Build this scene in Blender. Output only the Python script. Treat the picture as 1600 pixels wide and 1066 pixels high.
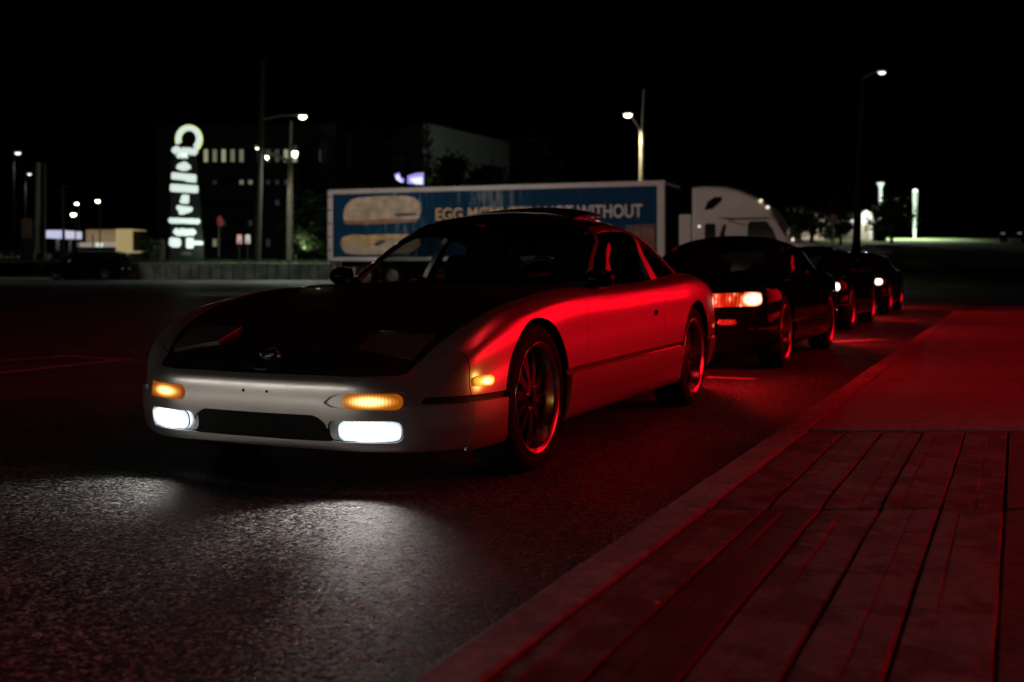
import bpy, math, random
import numpy as np
from mathutils import Vector, Matrix

random.seed(7)
rng = np.random.default_rng(7)
scene = bpy.context.scene
for o in list(bpy.data.objects):
    bpy.data.objects.remove(o, do_unlink=True)
COL = scene.collection

# ------------------------------------------------------------------ camera
FPX, HX, HY, HC = 1750.0, 800.0, 418.0, 0.86
cam_d = bpy.data.cameras.new('camera')
cam = bpy.data.objects.new('camera', cam_d)
COL.objects.link(cam)
cam.location = (0, 0, HC)
cam.rotation_euler = (math.radians(90), 0, 0)
cam_d.sensor_width = 36
cam_d.lens = 36 * FPX / 1600
cam_d.shift_y = -(533 - HY) / 1600
cam_d.clip_end = 3000
cam_d.clip_start = 0.05
cam_d.dof.use_dof = True
cam_d.dof.focus_distance = 4.6
cam_d.dof.aperture_fstop = 2.6
cam_d.dof.aperture_blades = 0
scene.camera = cam

# ------------------------------------------------------------------ world, moon
world = bpy.data.worlds.new('World')
scene.world = world
world.use_nodes = True
wn = world.node_tree
bg = wn.nodes['Background']
sky = wn.nodes.new('ShaderNodeTexSky')
sky.sky_type = 'NISHITA'
sky.sun_disc = False
sky.sun_elevation = math.radians(-9)
sky.sun_rotation = math.radians(200)
wn.links.new(sky.outputs[0], bg.inputs[0])
bg.inputs[1].default_value = 0.05
sd = bpy.data.lights.new('moon', 'SUN')
sd.energy = 0.0008
sd.angle = math.radians(0.5)
sd.color = (0.8, 0.9, 1.0)
so = bpy.data.objects.new('moon', sd)
so.rotation_euler = (math.radians(50), 0, math.radians(-30))
COL.objects.link(so)

vs = scene.view_settings
vs.view_transform = 'Standard'
vs.look = 'None'
vs.exposure = 0
vs.gamma = 1
vs.use_curve_mapping = False
scene.render.engine = 'CYCLES'
scene.cycles.use_denoising = True
scene.cycles.max_bounces = 6
scene.cycles.transparent_max_bounces = 12
scene.cycles.sample_clamp_indirect = 4.0
scene.cycles.caustics_reflective = False
scene.cycles.caustics_refractive = False

def PX(px, py, Y):
    """point at depth Y that stands where the photo shows it"""
    return ((px - HX) / FPX * Y, Y, HC - (py - HY) * Y / FPX)

# ------------------------------------------------------------------ helpers: tags
def tag(o, label=None, cat=None, group=None, kind=None):
    if label: o['label'] = label
    if cat: o['category'] = cat
    if group: o['group'] = group
    if kind: o['kind'] = kind
    return o

def thing(name, label, cat, loc=(0, 0, 0), rz=0.0, group=None):
    o = bpy.data.objects.new(name, None)
    o.empty_display_size = 0.2
    COL.objects.link(o)
    o.location = loc
    o.rotation_euler = (0, 0, rz)
    return tag(o, label, cat, group)

def link(name, me, m, parent=None, loc=None):
    o = bpy.data.objects.new(name, me)
    COL.objects.link(o)
    if m is not None and not me.materials:
        me.materials.append(m)
    if parent is not None:
        o.parent = parent
    if loc is not None:
        o.location = loc
    return o

def mesh(name, v, f, smooth=False):
    me = bpy.data.meshes.new(name)
    me.from_pydata([tuple(map(float, p)) for p in v], [], [tuple(int(i) for i in q) for q in f])
    if smooth:
        me.polygons.foreach_set('use_smooth', [True] * len(me.polygons))
    me.update()
    return me

# ------------------------------------------------------------------ helpers: materials
MATS = {}
def mat(name, col, rough=0.5, metal=0.0, coat=0.0, emit=None, es=0.0, spec=0.5, coat_rough=0.03,
        var=0.0, vscale=4.0, bump=0.0, bscale=60.0, rvar=0.0):
    m = bpy.data.materials.new(name)
    m.use_nodes = True
    nt = m.node_tree
    b = nt.nodes['Principled BSDF']
    b.inputs['Base Color'].default_value = (*col, 1)
    b.inputs['Roughness'].default_value = rough
    b.inputs['Metallic'].default_value = metal
    b.inputs['Coat Weight'].default_value = coat
    b.inputs['Coat Roughness'].default_value = coat_rough
    b.inputs['Specular IOR Level'].default_value = spec
    if emit is not None:
        b.inputs['Emission Color'].default_value = (*emit, 1)
        b.inputs['Emission Strength'].default_value = es
    tc = None
    if var or bump or rvar:
        tc = nt.nodes.new('ShaderNodeTexCoord')
    if var:
        n = nt.nodes.new('ShaderNodeTexNoise')
        n.inputs['Scale'].default_value = vscale
        n.inputs['Detail'].default_value = 6
        nt.links.new(tc.outputs['Object'], n.inputs['Vector'])
        r = nt.nodes.new('ShaderNodeMapRange')
        r.inputs['From Min'].default_value = 0.3
        r.inputs['From Max'].default_value = 0.7
        r.inputs['To Min'].default_value = 1 - var
        r.inputs['To Max'].default_value = 1 + var
        nt.links.new(n.outputs['Fac'], r.inputs['Value'])
        mx = nt.nodes.new('ShaderNodeMix')
        mx.data_type = 'RGBA'
        mx.blend_type = 'MULTIPLY'
        mx.inputs['Factor'].default_value = 1
        mx.inputs['A'].default_value = (*col, 1)
        cb = nt.nodes.new('ShaderNodeCombineColor')
        for i in range(3):
            nt.links.new(r.outputs[0], cb.inputs[i])
        nt.links.new(cb.outputs[0], mx.inputs['B'])
        nt.links.new(mx.outputs['Result'], b.inputs['Base Color'])
    if rvar:
        n = nt.nodes.new('ShaderNodeTexNoise')
        n.inputs['Scale'].default_value = vscale * 2.3
        n.inputs['Detail'].default_value = 5
        nt.links.new(tc.outputs['Object'], n.inputs['Vector'])
        r = nt.nodes.new('ShaderNodeMapRange')
        r.inputs['To Min'].default_value = max(0.02, rough - rvar)
        r.inputs['To Max'].default_value = rough + rvar
        nt.links.new(n.outputs['Fac'], r.inputs['Value'])
        nt.links.new(r.outputs[0], b.inputs['Roughness'])
    if bump:
        n = nt.nodes.new('ShaderNodeTexNoise')
        n.inputs['Scale'].default_value = bscale
        n.inputs['Detail'].default_value = 4
        nt.links.new(tc.outputs['Object'], n.inputs['Vector'])
        bp = nt.nodes.new('ShaderNodeBump')
        bp.inputs['Strength'].default_value = bump
        bp.inputs['Distance'].default_value = 0.02
        nt.links.new(n.outputs['Fac'], bp.inputs['Height'])
        nt.links.new(bp.outputs[0], b.inputs['Normal'])
    MATS[name] = m
    return m

def glass(name, tint, f0=0.04):
    m = bpy.data.materials.new(name)
    m.use_nodes = True
    nt = m.node_tree
    nt.nodes.clear()
    out = nt.nodes.new('ShaderNodeOutputMaterial')
    t = nt.nodes.new('ShaderNodeBsdfTransparent')
    t.inputs[0].default_value = (*tint, 1)
    g = nt.nodes.new('ShaderNodeBsdfGlossy')
    g.inputs['Roughness'].default_value = 0.02
    fr = nt.nodes.new('ShaderNodeFresnel')
    ge = nt.nodes.new('ShaderNodeNewGeometry')
    io = nt.nodes.new('ShaderNodeMapRange')
    io.inputs['To Min'].default_value = 1.5
    io.inputs['To Max'].default_value = 1 / 1.5
    nt.links.new(ge.outputs['Backfacing'], io.inputs['Value'])
    nt.links.new(io.outputs[0], fr.inputs[0])
    mx = nt.nodes.new('ShaderNodeMixShader')
    nt.links.new(fr.outputs[0], mx.inputs[0])
    nt.links.new(t.outputs[0], mx.inputs[1])
    nt.links.new(g.outputs[0], mx.inputs[2])
    nt.links.new(mx.outputs[0], out.inputs[0])
    MATS[name] = m
    return m

def asphalt(name, lo, hi, scale, bump):
    m = bpy.data.materials.new(name)
    m.use_nodes = True
    nt = m.node_tree
    N, K = nt.nodes.new, nt.links.new
    b = nt.nodes['Principled BSDF']
    b.inputs['Specular IOR Level'].default_value = .22
    tc = N('ShaderNodeTexCoord')
    v = N('ShaderNodeTexVoronoi'); v.inputs['Scale'].default_value = scale
    v2 = N('ShaderNodeTexVoronoi'); v2.inputs['Scale'].default_value = scale * 2.1
    nz = N('ShaderNodeTexNoise'); nz.inputs['Scale'].default_value = 1.5; nz.inputs['Detail'].default_value = 8
    nf = N('ShaderNodeTexNoise'); nf.inputs['Scale'].default_value = scale * 0.33; nf.inputs['Detail'].default_value = 5
    for n in (v, v2, nz, nf):
        K(tc.outputs['Object'], n.inputs['Vector'])
    sep = N('ShaderNodeSeparateColor'); K(v.outputs['Color'], sep.inputs[0])
    pw = N('ShaderNodeMath'); pw.operation = 'POWER'; pw.inputs[1].default_value = 3.0
    K(sep.outputs[0], pw.inputs[0])
    mr = N('ShaderNodeMapRange'); mr.inputs['To Min'].default_value = lo; mr.inputs['To Max'].default_value = hi
    K(pw.outputs[0], mr.inputs['Value'])
    mw = N('ShaderNodeMapRange'); mw.inputs['From Min'].default_value = 0.3; mw.inputs['From Max'].default_value = 0.7
    mw.inputs['To Min'].default_value = 0.4; mw.inputs['To Max'].default_value = 1.4
    K(nz.outputs['Fac'], mw.inputs['Value'])
    mu = N('ShaderNodeMath'); mu.operation = 'MULTIPLY'; K(mr.outputs[0], mu.inputs[0]); K(mw.outputs[0], mu.inputs[1])
    cc = N('ShaderNodeCombineColor')
    K(mu.outputs[0], cc.inputs[0]); K(mu.outputs[0], cc.inputs[1])
    mb = N('ShaderNodeMath'); mb.operation = 'MULTIPLY'; mb.inputs[1].default_value = 0.97
    K(mu.outputs[0], mb.inputs[0]); K(mb.outputs[0], cc.inputs[2])
    K(cc.outputs[0], b.inputs['Base Color'])
    rr = N('ShaderNodeMapRange'); rr.inputs['To Min'].default_value = 0.38; rr.inputs['To Max'].default_value = 0.75
    K(sep.outputs[1], rr.inputs['Value']); K(rr.outputs[0], b.inputs['Roughness'])
    # stones: domes with random height
    a1 = N('ShaderNodeMath'); a1.operation = 'MULTIPLY'; K(v.outputs['Distance'], a1.inputs[0]); a1.inputs[1].default_value = -1.0
    a2 = N('ShaderNodeMath'); a2.operation = 'ADD'; K(a1.outputs[0], a2.inputs[0]); K(sep.outputs[2], a2.inputs[1])
    a3 = N('ShaderNodeMath'); a3.operation = 'MULTIPLY'; K(v2.outputs['Distance'], a3.inputs[0]); a3.inputs[1].default_value = -0.5
    a4 = N('ShaderNodeMath'); a4.operation = 'ADD'; K(a2.outputs[0], a4.inputs[0]); K(a3.outputs[0], a4.inputs[1])
    a5 = N('ShaderNodeMath'); a5.operation = 'ADD'; K(a4.outputs[0], a5.inputs[0]); K(nf.outputs['Fac'], a5.inputs[1])
    bp = N('ShaderNodeBump'); bp.inputs['Strength'].default_value = bump; bp.inputs['Distance'].default_value = 0.006
    K(a5.outputs[0], bp.inputs['Height'])
    # every stone has its own tilt
    ge = N('ShaderNodeNewGeometry')
    t1 = N('ShaderNodeVectorMath'); t1.operation = 'SUBTRACT'; K(v.outputs['Color'], t1.inputs[0]); t1.inputs[1].default_value = (.5, .5, .5)
    t2 = N('ShaderNodeVectorMath'); t2.operation = 'MULTIPLY'; K(t1.outputs[0], t2.inputs[0]); t2.inputs[1].default_value = (1.35, 1.35, 0)
    t3 = N('ShaderNodeVectorMath'); t3.operation = 'ADD'; K(t2.outputs[0], t3.inputs[0]); K(ge.outputs['Normal'], t3.inputs[1])
    t4 = N('ShaderNodeVectorMath'); t4.operation = 'NORMALIZE'; K(t3.outputs[0], t4.inputs[0])
    K(t4.outputs[0], bp.inputs['Normal']); K(bp.outputs[0], b.inputs['Normal'])
    MATS[name] = m
    return m

def concrete(name, col, patch, stretch=(1, 1, 1), bump=0.4, rough=0.7, pscale=2.0):
    m = bpy.data.materials.new(name)
    m.use_nodes = True
    nt = m.node_tree
    N, K = nt.nodes.new, nt.links.new
    b = nt.nodes['Principled BSDF']
    b.inputs['Roughness'].default_value = rough
    tc = N('ShaderNodeTexCoord')
    mp = N('ShaderNodeMapping'); mp.inputs['Scale'].default_value = stretch
    K(tc.outputs['Object'], mp.inputs['Vector'])
    n1 = N('ShaderNodeTexNoise'); n1.inputs['Scale'].default_value = pscale; n1.inputs['Detail'].default_value = 9; n1.inputs['Roughness'].default_value = 0.62
    n2 = N('ShaderNodeTexNoise'); n2.inputs['Scale'].default_value = 26; n2.inputs['Detail'].default_value = 6
    n3 = N('ShaderNodeTexNoise'); n3.inputs['Scale'].default_value = 240; n3.inputs['Detail'].default_value = 3
    K(mp.outputs[0], n1.inputs['Vector']); K(mp.outputs[0], n2.inputs['Vector']); K(tc.outputs['Object'], n3.inputs['Vector'])
    cr = N('ShaderNodeValToRGB')
    cr.color_ramp.elements[0].position = 0.44; cr.color_ramp.elements[1].position = 0.52
    cr.color_ramp.elements[0].color = (*patch, 1); cr.color_ramp.elements[1].color = (*col, 1)
    K(n1.outputs['Fac'], cr.inputs[0])
    mx = N('ShaderNodeMix'); mx.data_type = 'RGBA'; mx.blend_type = 'MULTIPLY'; mx.inputs['Factor'].default_value = 0.75
    K(cr.outputs[0], mx.inputs['A'])
    mr = N('ShaderNodeMapRange'); mr.inputs['From Min'].default_value = 0.3; mr.inputs['From Max'].default_value = 0.7
    mr.inputs['To Min'].default_value = 0.45; mr.inputs['To Max'].default_value = 1.2
    K(n2.outputs['Fac'], mr.inputs['Value'])
    cc = N('ShaderNodeCombineColor')
    for i in range(3): K(mr.outputs[0], cc.inputs[i])
    K(cc.outputs[0], mx.inputs['B'])
    K(mx.outputs['Result'], b.inputs['Base Color'])
    ad = N('ShaderNodeMath'); ad.operation = 'MULTIPLY_ADD'; K(n1.outputs['Fac'], ad.inputs[0]); ad.inputs[1].default_value = 2.5; K(n2.outputs['Fac'], ad.inputs[2])
    ad2 = N('ShaderNodeMath'); ad2.operation = 'MULTIPLY_ADD'; K(n3.outputs['Fac'], ad2.inputs[0]); ad2.inputs[1].default_value = 0.35; K(ad.outputs[0], ad2.inputs[2])
    bp = N('ShaderNodeBump'); bp.inputs['Strength'].default_value = bump; bp.inputs['Distance'].default_value = 0.012
    K(ad2.outputs[0], bp.inputs['Height']); K(bp.outputs[0], b.inputs['Normal'])
    MATS[name] = m
    return m

SILVER = mat('silver_paint', (0.72, 0.70, 0.69), 0.34, 0.88, coat=.7, coat_rough=0.02)
HOODP = mat('hood_shade_paint', (0.10, 0.098, 0.10), 0.33, 0.90, coat=.4, coat_rough=0.03)  # dark tone puts the black-sky reflection into hood and nose colour
LIDP = mat('lid_shade_paint', (0.34, 0.33, 0.33), 0.33, 0.85, coat=.4, coat_rough=0.03)  # silver lids toned down, their dark reflection put into the colour
BLACKP = mat('black_paint', (0.003, 0.003, 0.0035), 0.08, 0.0)
BLACKP.node_tree.nodes['Principled BSDF'].inputs['IOR'].default_value = 1.17
DARKROOF = mat('black_roof_paint', (0.008, 0.008, 0.009), 0.3, 0.0, coat=0.6, coat_rough=0.05)
TRIM = mat('black_trim', (0.012, 0.012, 0.012), 0.5)
MATTE = mat('matte_black_post', (0.012, 0.013, 0.012), 0.95, spec=0.0)
RUBBER = mat('tyre_rubber', (0.007, 0.007, 0.007), 0.8, spec=.2, bump=0.2, bscale=90)
CHROME = mat('polished_lip', (0.75, 0.74, 0.73), 0.25, 1.0, rvar=0.06, vscale=8)
SPOKE = mat('dark_spoke_metal', (0.018, 0.018, 0.02), 0.4, 0.6)
DISC = mat('brake_disc_steel', (0.3, 0.28, 0.27), 0.4, 1.0, rvar=0.1)
UNDER = mat('underbody_black', (0.006, 0.006, 0.006), 0.9)
SEAT = mat('seat_cloth', (0.014, 0.014, 0.014), 0.95, bump=0.3, bscale=200)
GLASS = glass('clear_glass', (0.55, 0.58, 0.57))
DGLASS = glass('tinted_glass', (0.07, 0.075, 0.075))

# ------------------------------------------------------------------ mesh collector
class MB:
    def __init__(s):
        s.v = []; s.f = []
    def add(s, v, f):
        n = len(s.v)
        s.v.extend([tuple(p) for p in v]); s.f.extend([tuple(i + n for i in q) for q in f])
        return s
    def box(s, c, d, rz=0.0, rx=0.0, ry=0.0):
        M = Matrix.Translation(c) @ Matrix.Rotation(rz, 4, 'Z') @ Matrix.Rotation(ry, 4, 'Y') @ Matrix.Rotation(rx, 4, 'X')
        h = [x / 2 for x in d]
        v = [M @ Vector((sx * h[0], sy * h[1], sz * h[2])) for sz in (-1, 1) for sy in (-1, 1) for sx in (-1, 1)]
        return s.add(v, [(0, 2, 3, 1), (4, 5, 7, 6), (0, 1, 5, 4), (2, 6, 7, 3), (0, 4, 6, 2), (1, 3, 7, 5)])
    def tube(s, pts, r, n=10, cap=True):
        pts = [Vector(p) for p in pts]
        rs = r if isinstance(r, (list, tuple)) else [r] * len(pts)
        v = []; f = []
        for i, p in enumerate(pts):
            t = (pts[min(i + 1, len(pts) - 1)] - pts[max(i - 1, 0)]).normalized()
            a = Vector((0, 0, 1)) if abs(t.z) < 0.9 else Vector((1, 0, 0))
            x = t.cross(a).normalized(); y = t.cross(x)
            for k in range(n):
                q = 2 * math.pi * k / n
                v.append(p + (x * math.cos(q) + y * math.sin(q)) * rs[i])
        for i in range(len(pts) - 1):
            for k in range(n):
                a = i * n + k; b = i * n + (k + 1) % n
                f.append((a, b, b + n, a + n))
        if cap:
            f.append(tuple(range(n))[::-1]); f.append(tuple(range((len(pts) - 1) * n, len(pts) * n)))
        return s.add(v, f)
    def lathe(s, prof, n=48, axis='y', c=(0, 0, 0), closed=False):
        v = []; f = []
        for k in range(n):
            q = 2 * math.pi * k / n
            for r, h in prof:
                if axis == 'y': v.append((c[0] + r * math.cos(q), c[1] + h, c[2] + r * math.sin(q)))
                elif axis == 'x': v.append((c[0] + h, c[1] + r * math.cos(q), c[2] + r * math.sin(q)))
                else: v.append((c[0] + r * math.cos(q), c[1] + r * math.sin(q), c[2] + h))
        m = len(prof)
        for k in range(n):
            k2 = (k + 1) % n
            for i in range(m if closed else m - 1):
                j = (i + 1) % m
                f.append((k * m + i, k * m + j, k2 * m + j, k2 * m + i))
        return s.add(v, f)
    def prism(s, poly, h0, h1, fr):
        """poly in (a,b); fr(a,b,h)->xyz"""
        n = len(poly)
        v = [fr(a, b, h0) for a, b in poly] + [fr(a, b, h1) for a, b in poly]
        f = [tuple(range(n))[::-1], tuple(range(n, 2 * n))] + [(i, (i + 1) % n, (i + 1) % n + n, i + n) for i in range(n)]
        return s.add(v, f)
    def ell(s, c, r, nu=14, nv=8):
        v = []; f = []
        for j in range(nv + 1):
            t = math.pi * j / nv
            for i in range(nu):
                q = 2 * math.pi * i / nu
                v.append((c[0] + r[0] * math.sin(t) * math.cos(q), c[1] + r[1] * math.sin(t) * math.sin(q), c[2] + r[2] * math.cos(t)))
        for j in range(nv):
            for i in range(nu):
                a = j * nu + i; b = j * nu + (i + 1) % nu
                f.append((a, b, b + nu, a + nu))
        return s.add(v, f)
    def build(s, name, m, parent=None, smooth=False, bevel=0.0, seg=2, loc=None, sub=0, angle=None):
        me = mesh(name, s.v, s.f, smooth)
        o = link(name, me, m, parent, loc)
        if bevel:
            md = o.modifiers.new('bevel', 'BEVEL'); md.width = bevel; md.segments = seg; md.limit_method = 'ANGLE'; md.angle_limit = math.radians(35)
        if sub:
            md = o.modifiers.new('sub', 'SUBSURF'); md.levels = sub; md.render_levels = sub
        if smooth and angle is None: angle = 40
        if smooth and not sub:
            try: me.set_sharp_from_angle(angle=math.radians(angle))
            except Exception: pass
        return o

def rrect(w, h, r, n=5):
    """rounded rectangle outline centred at 0"""
    p = []
    for cx, cy, a0 in ((w / 2 - r, h / 2 - r, 0), (-w / 2 + r, h / 2 - r, 90), (-w / 2 + r, -h / 2 + r, 180), (w / 2 - r, -h / 2 + r, 270)):
        for k in range(n + 1):
            a = math.radians(a0 + 90 * k / n)
            p.append((cx + r * math.cos(a), cy + r * math.sin(a)))
    return p

# ------------------------------------------------------------------ smooth net surfaces and clipping
def hermite(P, knots, s, sym0=None, sym1=None):
    """P (n,...) interpolated along axis 0 at s samples per span; sym: function mirroring a point row for ghost ends"""
    n = len(P)
    if sym0 is not None:
        P = np.concatenate([[sym0(P[1])], P]); k = np.concatenate([[knots[0] - (knots[1] - knots[0])], knots]); o = 1
    else:
        k = knots.copy(); o = 0
    if sym1 is not None:
        P = np.concatenate([P, [sym1(P[-2])]]); k = np.concatenate([k, [k[-1] + (k[-1] - k[-2])]])
    N = len(P)
    T = np.zeros_like(P)
    for i in range(N):
        if i == 0: T[i] = (P[1] - P[0]) / (k[1] - k[0])
        elif i == N - 1: T[i] = (P[-1] - P[-2]) / (k[-1] - k[-2])
        else:
            d0 = (P[i] - P[i - 1]) / (k[i] - k[i - 1]); d1 = (P[i + 1] - P[i]) / (k[i + 1] - k[i])
            w0 = k[i + 1] - k[i]; w1 = k[i] - k[i - 1]
            T[i] = (d0 * w0 + d1 * w1) / (w0 + w1)
    out = []; par = []
    for i in range(n - 1):
        a = i + o; h = k[a + 1] - k[a]
        for q in range(s + (1 if i == n - 2 else 0)):
            t = q / s
            out.append((2 * t**3 - 3 * t**2 + 1) * P[a] + (t**3 - 2 * t**2 + t) * h * T[a] + (-2 * t**3 + 3 * t**2) * P[a + 1] + (t**3 - t**2) * h * T[a + 1])
            par.append(i + t)
    return np.array(out), np.array(par)

def net(cols, su, sv, top_sym=True):
    """cols: list of columns, each a list of xyz rows; half model y>=0, columns 0 and -1 and row 0 on the plane y=0"""
    A = np.array(cols, float)
    mir = lambda R: R * np.array([1, -1, 1.0])
    ku = np.concatenate([[0], np.cumsum(np.mean(np.linalg.norm(np.diff(A[:, 2:], axis=0), axis=2), axis=1))])
    B, pu = hermite(A, ku, su, mir, mir)
    B = np.swapaxes(B, 0, 1)
    kv = np.concatenate([[0], np.cumsum(np.mean(np.linalg.norm(np.diff(B, axis=0), axis=2), axis=1) + 1e-4)])
    C, pv = hermite(B, kv, sv, mir if top_sym else None)
    C = np.swapaxes(C, 0, 1)      # (U,V,3)
    U, V = C.shape[:2]
    C[0, :, 1] = 0; C[-1, :, 1] = 0
    if top_sym: C[:, 0, 1] = 0
    du = np.gradient(C, axis=0); dv = np.gradient(C, axis=1)
    nrm = np.cross(du, dv)
    ln = np.linalg.norm(nrm, axis=2, keepdims=True)
    # degenerate spots take a neighbour's normal
    bad = ln[..., 0] < 1e-9
    nrm = nrm / np.maximum(ln, 1e-12)
    if np.sum(nrm[U // 2, V - V // 3] * np.array([0, 1, 0])) < 0: nrm = -nrm
    nrm[bad] = (0.5, 0, 0.86)
    pr = np.stack(np.meshgrid(pu, pv, indexing='ij'), -1)
    data = np.concatenate([C, pr, nrm], -1).reshape(-1, 8)
    idx = np.arange(U * V).reshape(U, V)
    f = np.stack([idx[:-1, :-1], idx[1:, :-1], idx[1:, 1:], idx[:-1, 1:]], -1).reshape(-1, 4)
    # orient
    a, b, c = data[f[len(f) * 2 // 3, 0], :3], data[f[len(f) * 2 // 3, 1], :3], data[f[len(f) * 2 // 3, 2], :3]
    if np.dot(np.cross(b - a, c - a), data[f[len(f) * 2 // 3, 0], 5:8]) < 0: f = f[:, ::-1]
    return data, [tuple(q) for q in f]

def clip(M, fn):
    D, F = M
    s = fn(D)
    if (s >= 0).all(): return M
    keep = s >= 0
    nd = []; new = {}
    remap = -np.ones(len(D), int)
    remap[keep] = np.arange(keep.sum())
    base = int(keep.sum())
    out = []
    kl = keep.tolist(); rl = remap.tolist()
    for q in F:
        kk = [kl[i] for i in q]
        if all(kk): out.append(tuple(rl[i] for i in q)); continue
        if not any(kk): continue
        p = []
        n = len(q)
        for j in range(n):
            a, b = q[j], q[(j + 1) % n]
            if kl[a]: p.append(rl[a])
            if kl[a] != kl[b]:
                key = (a, b) if a < b else (b, a)
                if key not in new:
                    t = s[key[0]] / (s[key[0]] - s[key[1]])
                    nd.append(D[key[0]] * (1 - t) + D[key[1]] * t)
                    new[key] = base + len(nd) - 1
                p.append(new[key])
        p2 = [x for j, x in enumerate(p) if x != p[j - 1]]
        if len(p2) >= 3: out.append(tuple(p2))
    R = D[keep]
    if nd: R = np.concatenate([R, np.array(nd)])
    return R, out

def mirror(M):
    D, F = M
    E = D.copy(); E[:, 1] *= -1; E[:, 6] *= -1
    return E, [q[::-1] for q in F]

def join(*Ms):
    Ds = []; Fs = []; n = 0
    for D, F in Ms:
        Ds.append(D); Fs += [tuple(i + n for i in q) for q in F]; n += len(D)
    D = np.concatenate(Ds)
    # weld verts on the plane y=0
    key = {}; rm = list(range(len(D)))
    for i in np.where(np.abs(D[:, 1]) < 1e-6)[0]:
        k = (round(D[i, 0], 4), round(D[i, 2], 4))
        if k in key: rm[i] = key[k]
        else: key[k] = i
    F2 = []
    for q in Fs:
        p = [rm[i] for i in q]
        p = [x for j, x in enumerate(p) if x != p[j - 1]]
        if len(p) >= 3: F2.append(tuple(p))
    return D, F2

def panel(name, M, m, parent, off=0.0, rim=0.008, thick=True):
    """a sheet with the surface's own normals and a folded rim"""
    D, F = M
    if not len(F): return None
    n = D[:, 5:8] / np.maximum(np.linalg.norm(D[:, 5:8], axis=1, keepdims=True), 1e-9)
    P = D[:, :3] + n * off
    used = np.zeros(len(D), bool)
    for q in F: used[list(q)] = True
    rm = -np.ones(len(D), int); rm[used] = np.arange(used.sum())
    P = P[used]; n = n[used]
    F = [tuple(int(rm[i]) for i in q) for q in F]
    FF = list(F)
    LN = [n[i] for q in F for i in q]
    V = [P]
    if thick:
        cnt = {}
        for q in F:
            for j in range(len(q)):
                a, b = q[j], q[(j + 1) % len(q)]
                k = (min(a, b), max(a, b)); cnt[k] = (a, b, cnt[k][2] + 1) if k in cnt else (a, b, 1)
        base = len(P); inn = {}; ev = []
        def inner(i):
            if i not in inn:
                inn[i] = base + len(ev); ev.append(P[i] - n[i] * rim)
            return inn[i]
        for k, (a, b, c) in cnt.items():
            if c != 1 or (abs(P[a][1]) < 1e-6 and abs(P[b][1]) < 1e-6): continue
            fnm = np.cross(-n[a] * rim, P[b] - P[a]); l = np.linalg.norm(fnm)
            if l < 1e-12: continue
            FF.append((a, inner(a), inner(b), b)); LN += [fnm / l] * 4
        if ev: V.append(np.array(ev))
    me = mesh(name, np.concatenate(V), FF, True)
    if len(LN) == len(me.loops):
        me.normals_split_custom_set([tuple(map(float, q)) for q in LN])
    return link(name, me, m, parent)

def sd_box(a, b, ca, cb, ha, hb, r=0.0):
    qa = np.abs(a - ca) - (ha - r); qb = np.abs(b - cb) - (hb - r)
    return np.hypot(np.maximum(qa, 0), np.maximum(qb, 0)) + np.minimum(np.maximum(qa, qb), 0) - r

def sd_poly(a, b, poly):
    d = np.full(a.shape, 1e9); inside = np.zeros(a.shape, bool)
    n = len(poly)
    for i in range(n):
        x0, y0 = poly[i]; x1, y1 = poly[(i + 1) % n]
        ex, ey = x1 - x0, y1 - y0
        t = np.clip(((a - x0) * ex + (b - y0) * ey) / (ex * ex + ey * ey + 1e-12), 0, 1)
        d = np.minimum(d, np.hypot(a - x0 - t * ex, b - y0 - t * ey))
        c = ((y0 <= b) & (y1 > b)) | ((y1 <= b) & (y0 > b))
        xi = x0 + (b - y0) / (ey if abs(ey) > 1e-12 else 1e-12) * ex
        inside ^= c & (a < xi)
    return np.where(inside, -d, d)

# ------------------------------------------------------------------ ground, road, kerb
BD = Vector((math.sin(math.radians(24.3)), math.cos(math.radians(24.3)), 0))     # along the kerb, away from the camera
ND = Vector((BD.y, -BD.x, 0))                                                    # to the right of it
K0 = Vector((-0.17, 2.025, 0))
def KP(s, d, z=0.0):
    return K0 + BD * s + ND * d + Vector((0, 0, z))
def KY(Y, d, z=0.0):
    """the point at depth Y on the line d metres right of the kerb edge"""
    s = (Y - K0.y - ND.y * d) / BD.y
    return KP(s, d, z)

ASPH = asphalt('road_asphalt', 0.010, 0.26, 100, .7)
ROADFAR = mat('far_road_asphalt', (0.05, 0.052, 0.052), 0.8, var=0.3, vscale=0.25, bump=0.3, bscale=8)
SOIL = mat('dark_soil', (0.02, 0.022, 0.016), 0.95, var=0.4, vscale=0.4)
g = MB()
g.add([(-900, -60, -0.03), (900, -60, -0.03), (900, 1800, -0.03), (-900, 1800, -0.03)], [(0, 1, 2, 3)])
tag(g.build('ground', SOIL), kind='structure')
def poly_sheet(name, pts, m, kind='structure'):
    return tag(link(name, mesh(name, pts, [tuple(range(len(pts)))]), m), kind=kind)
a, b = KP(-6, 0.02), KP(150, 0.02)
poly_sheet('road', [(-160, a.y - 2, 0), (a.x, a.y, 0), (KP(26, .02).x, KP(26, .02).y, 0), (60, 36, 0), (60, 84, 0), (-160, 84, 0)], ASPH)

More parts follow.
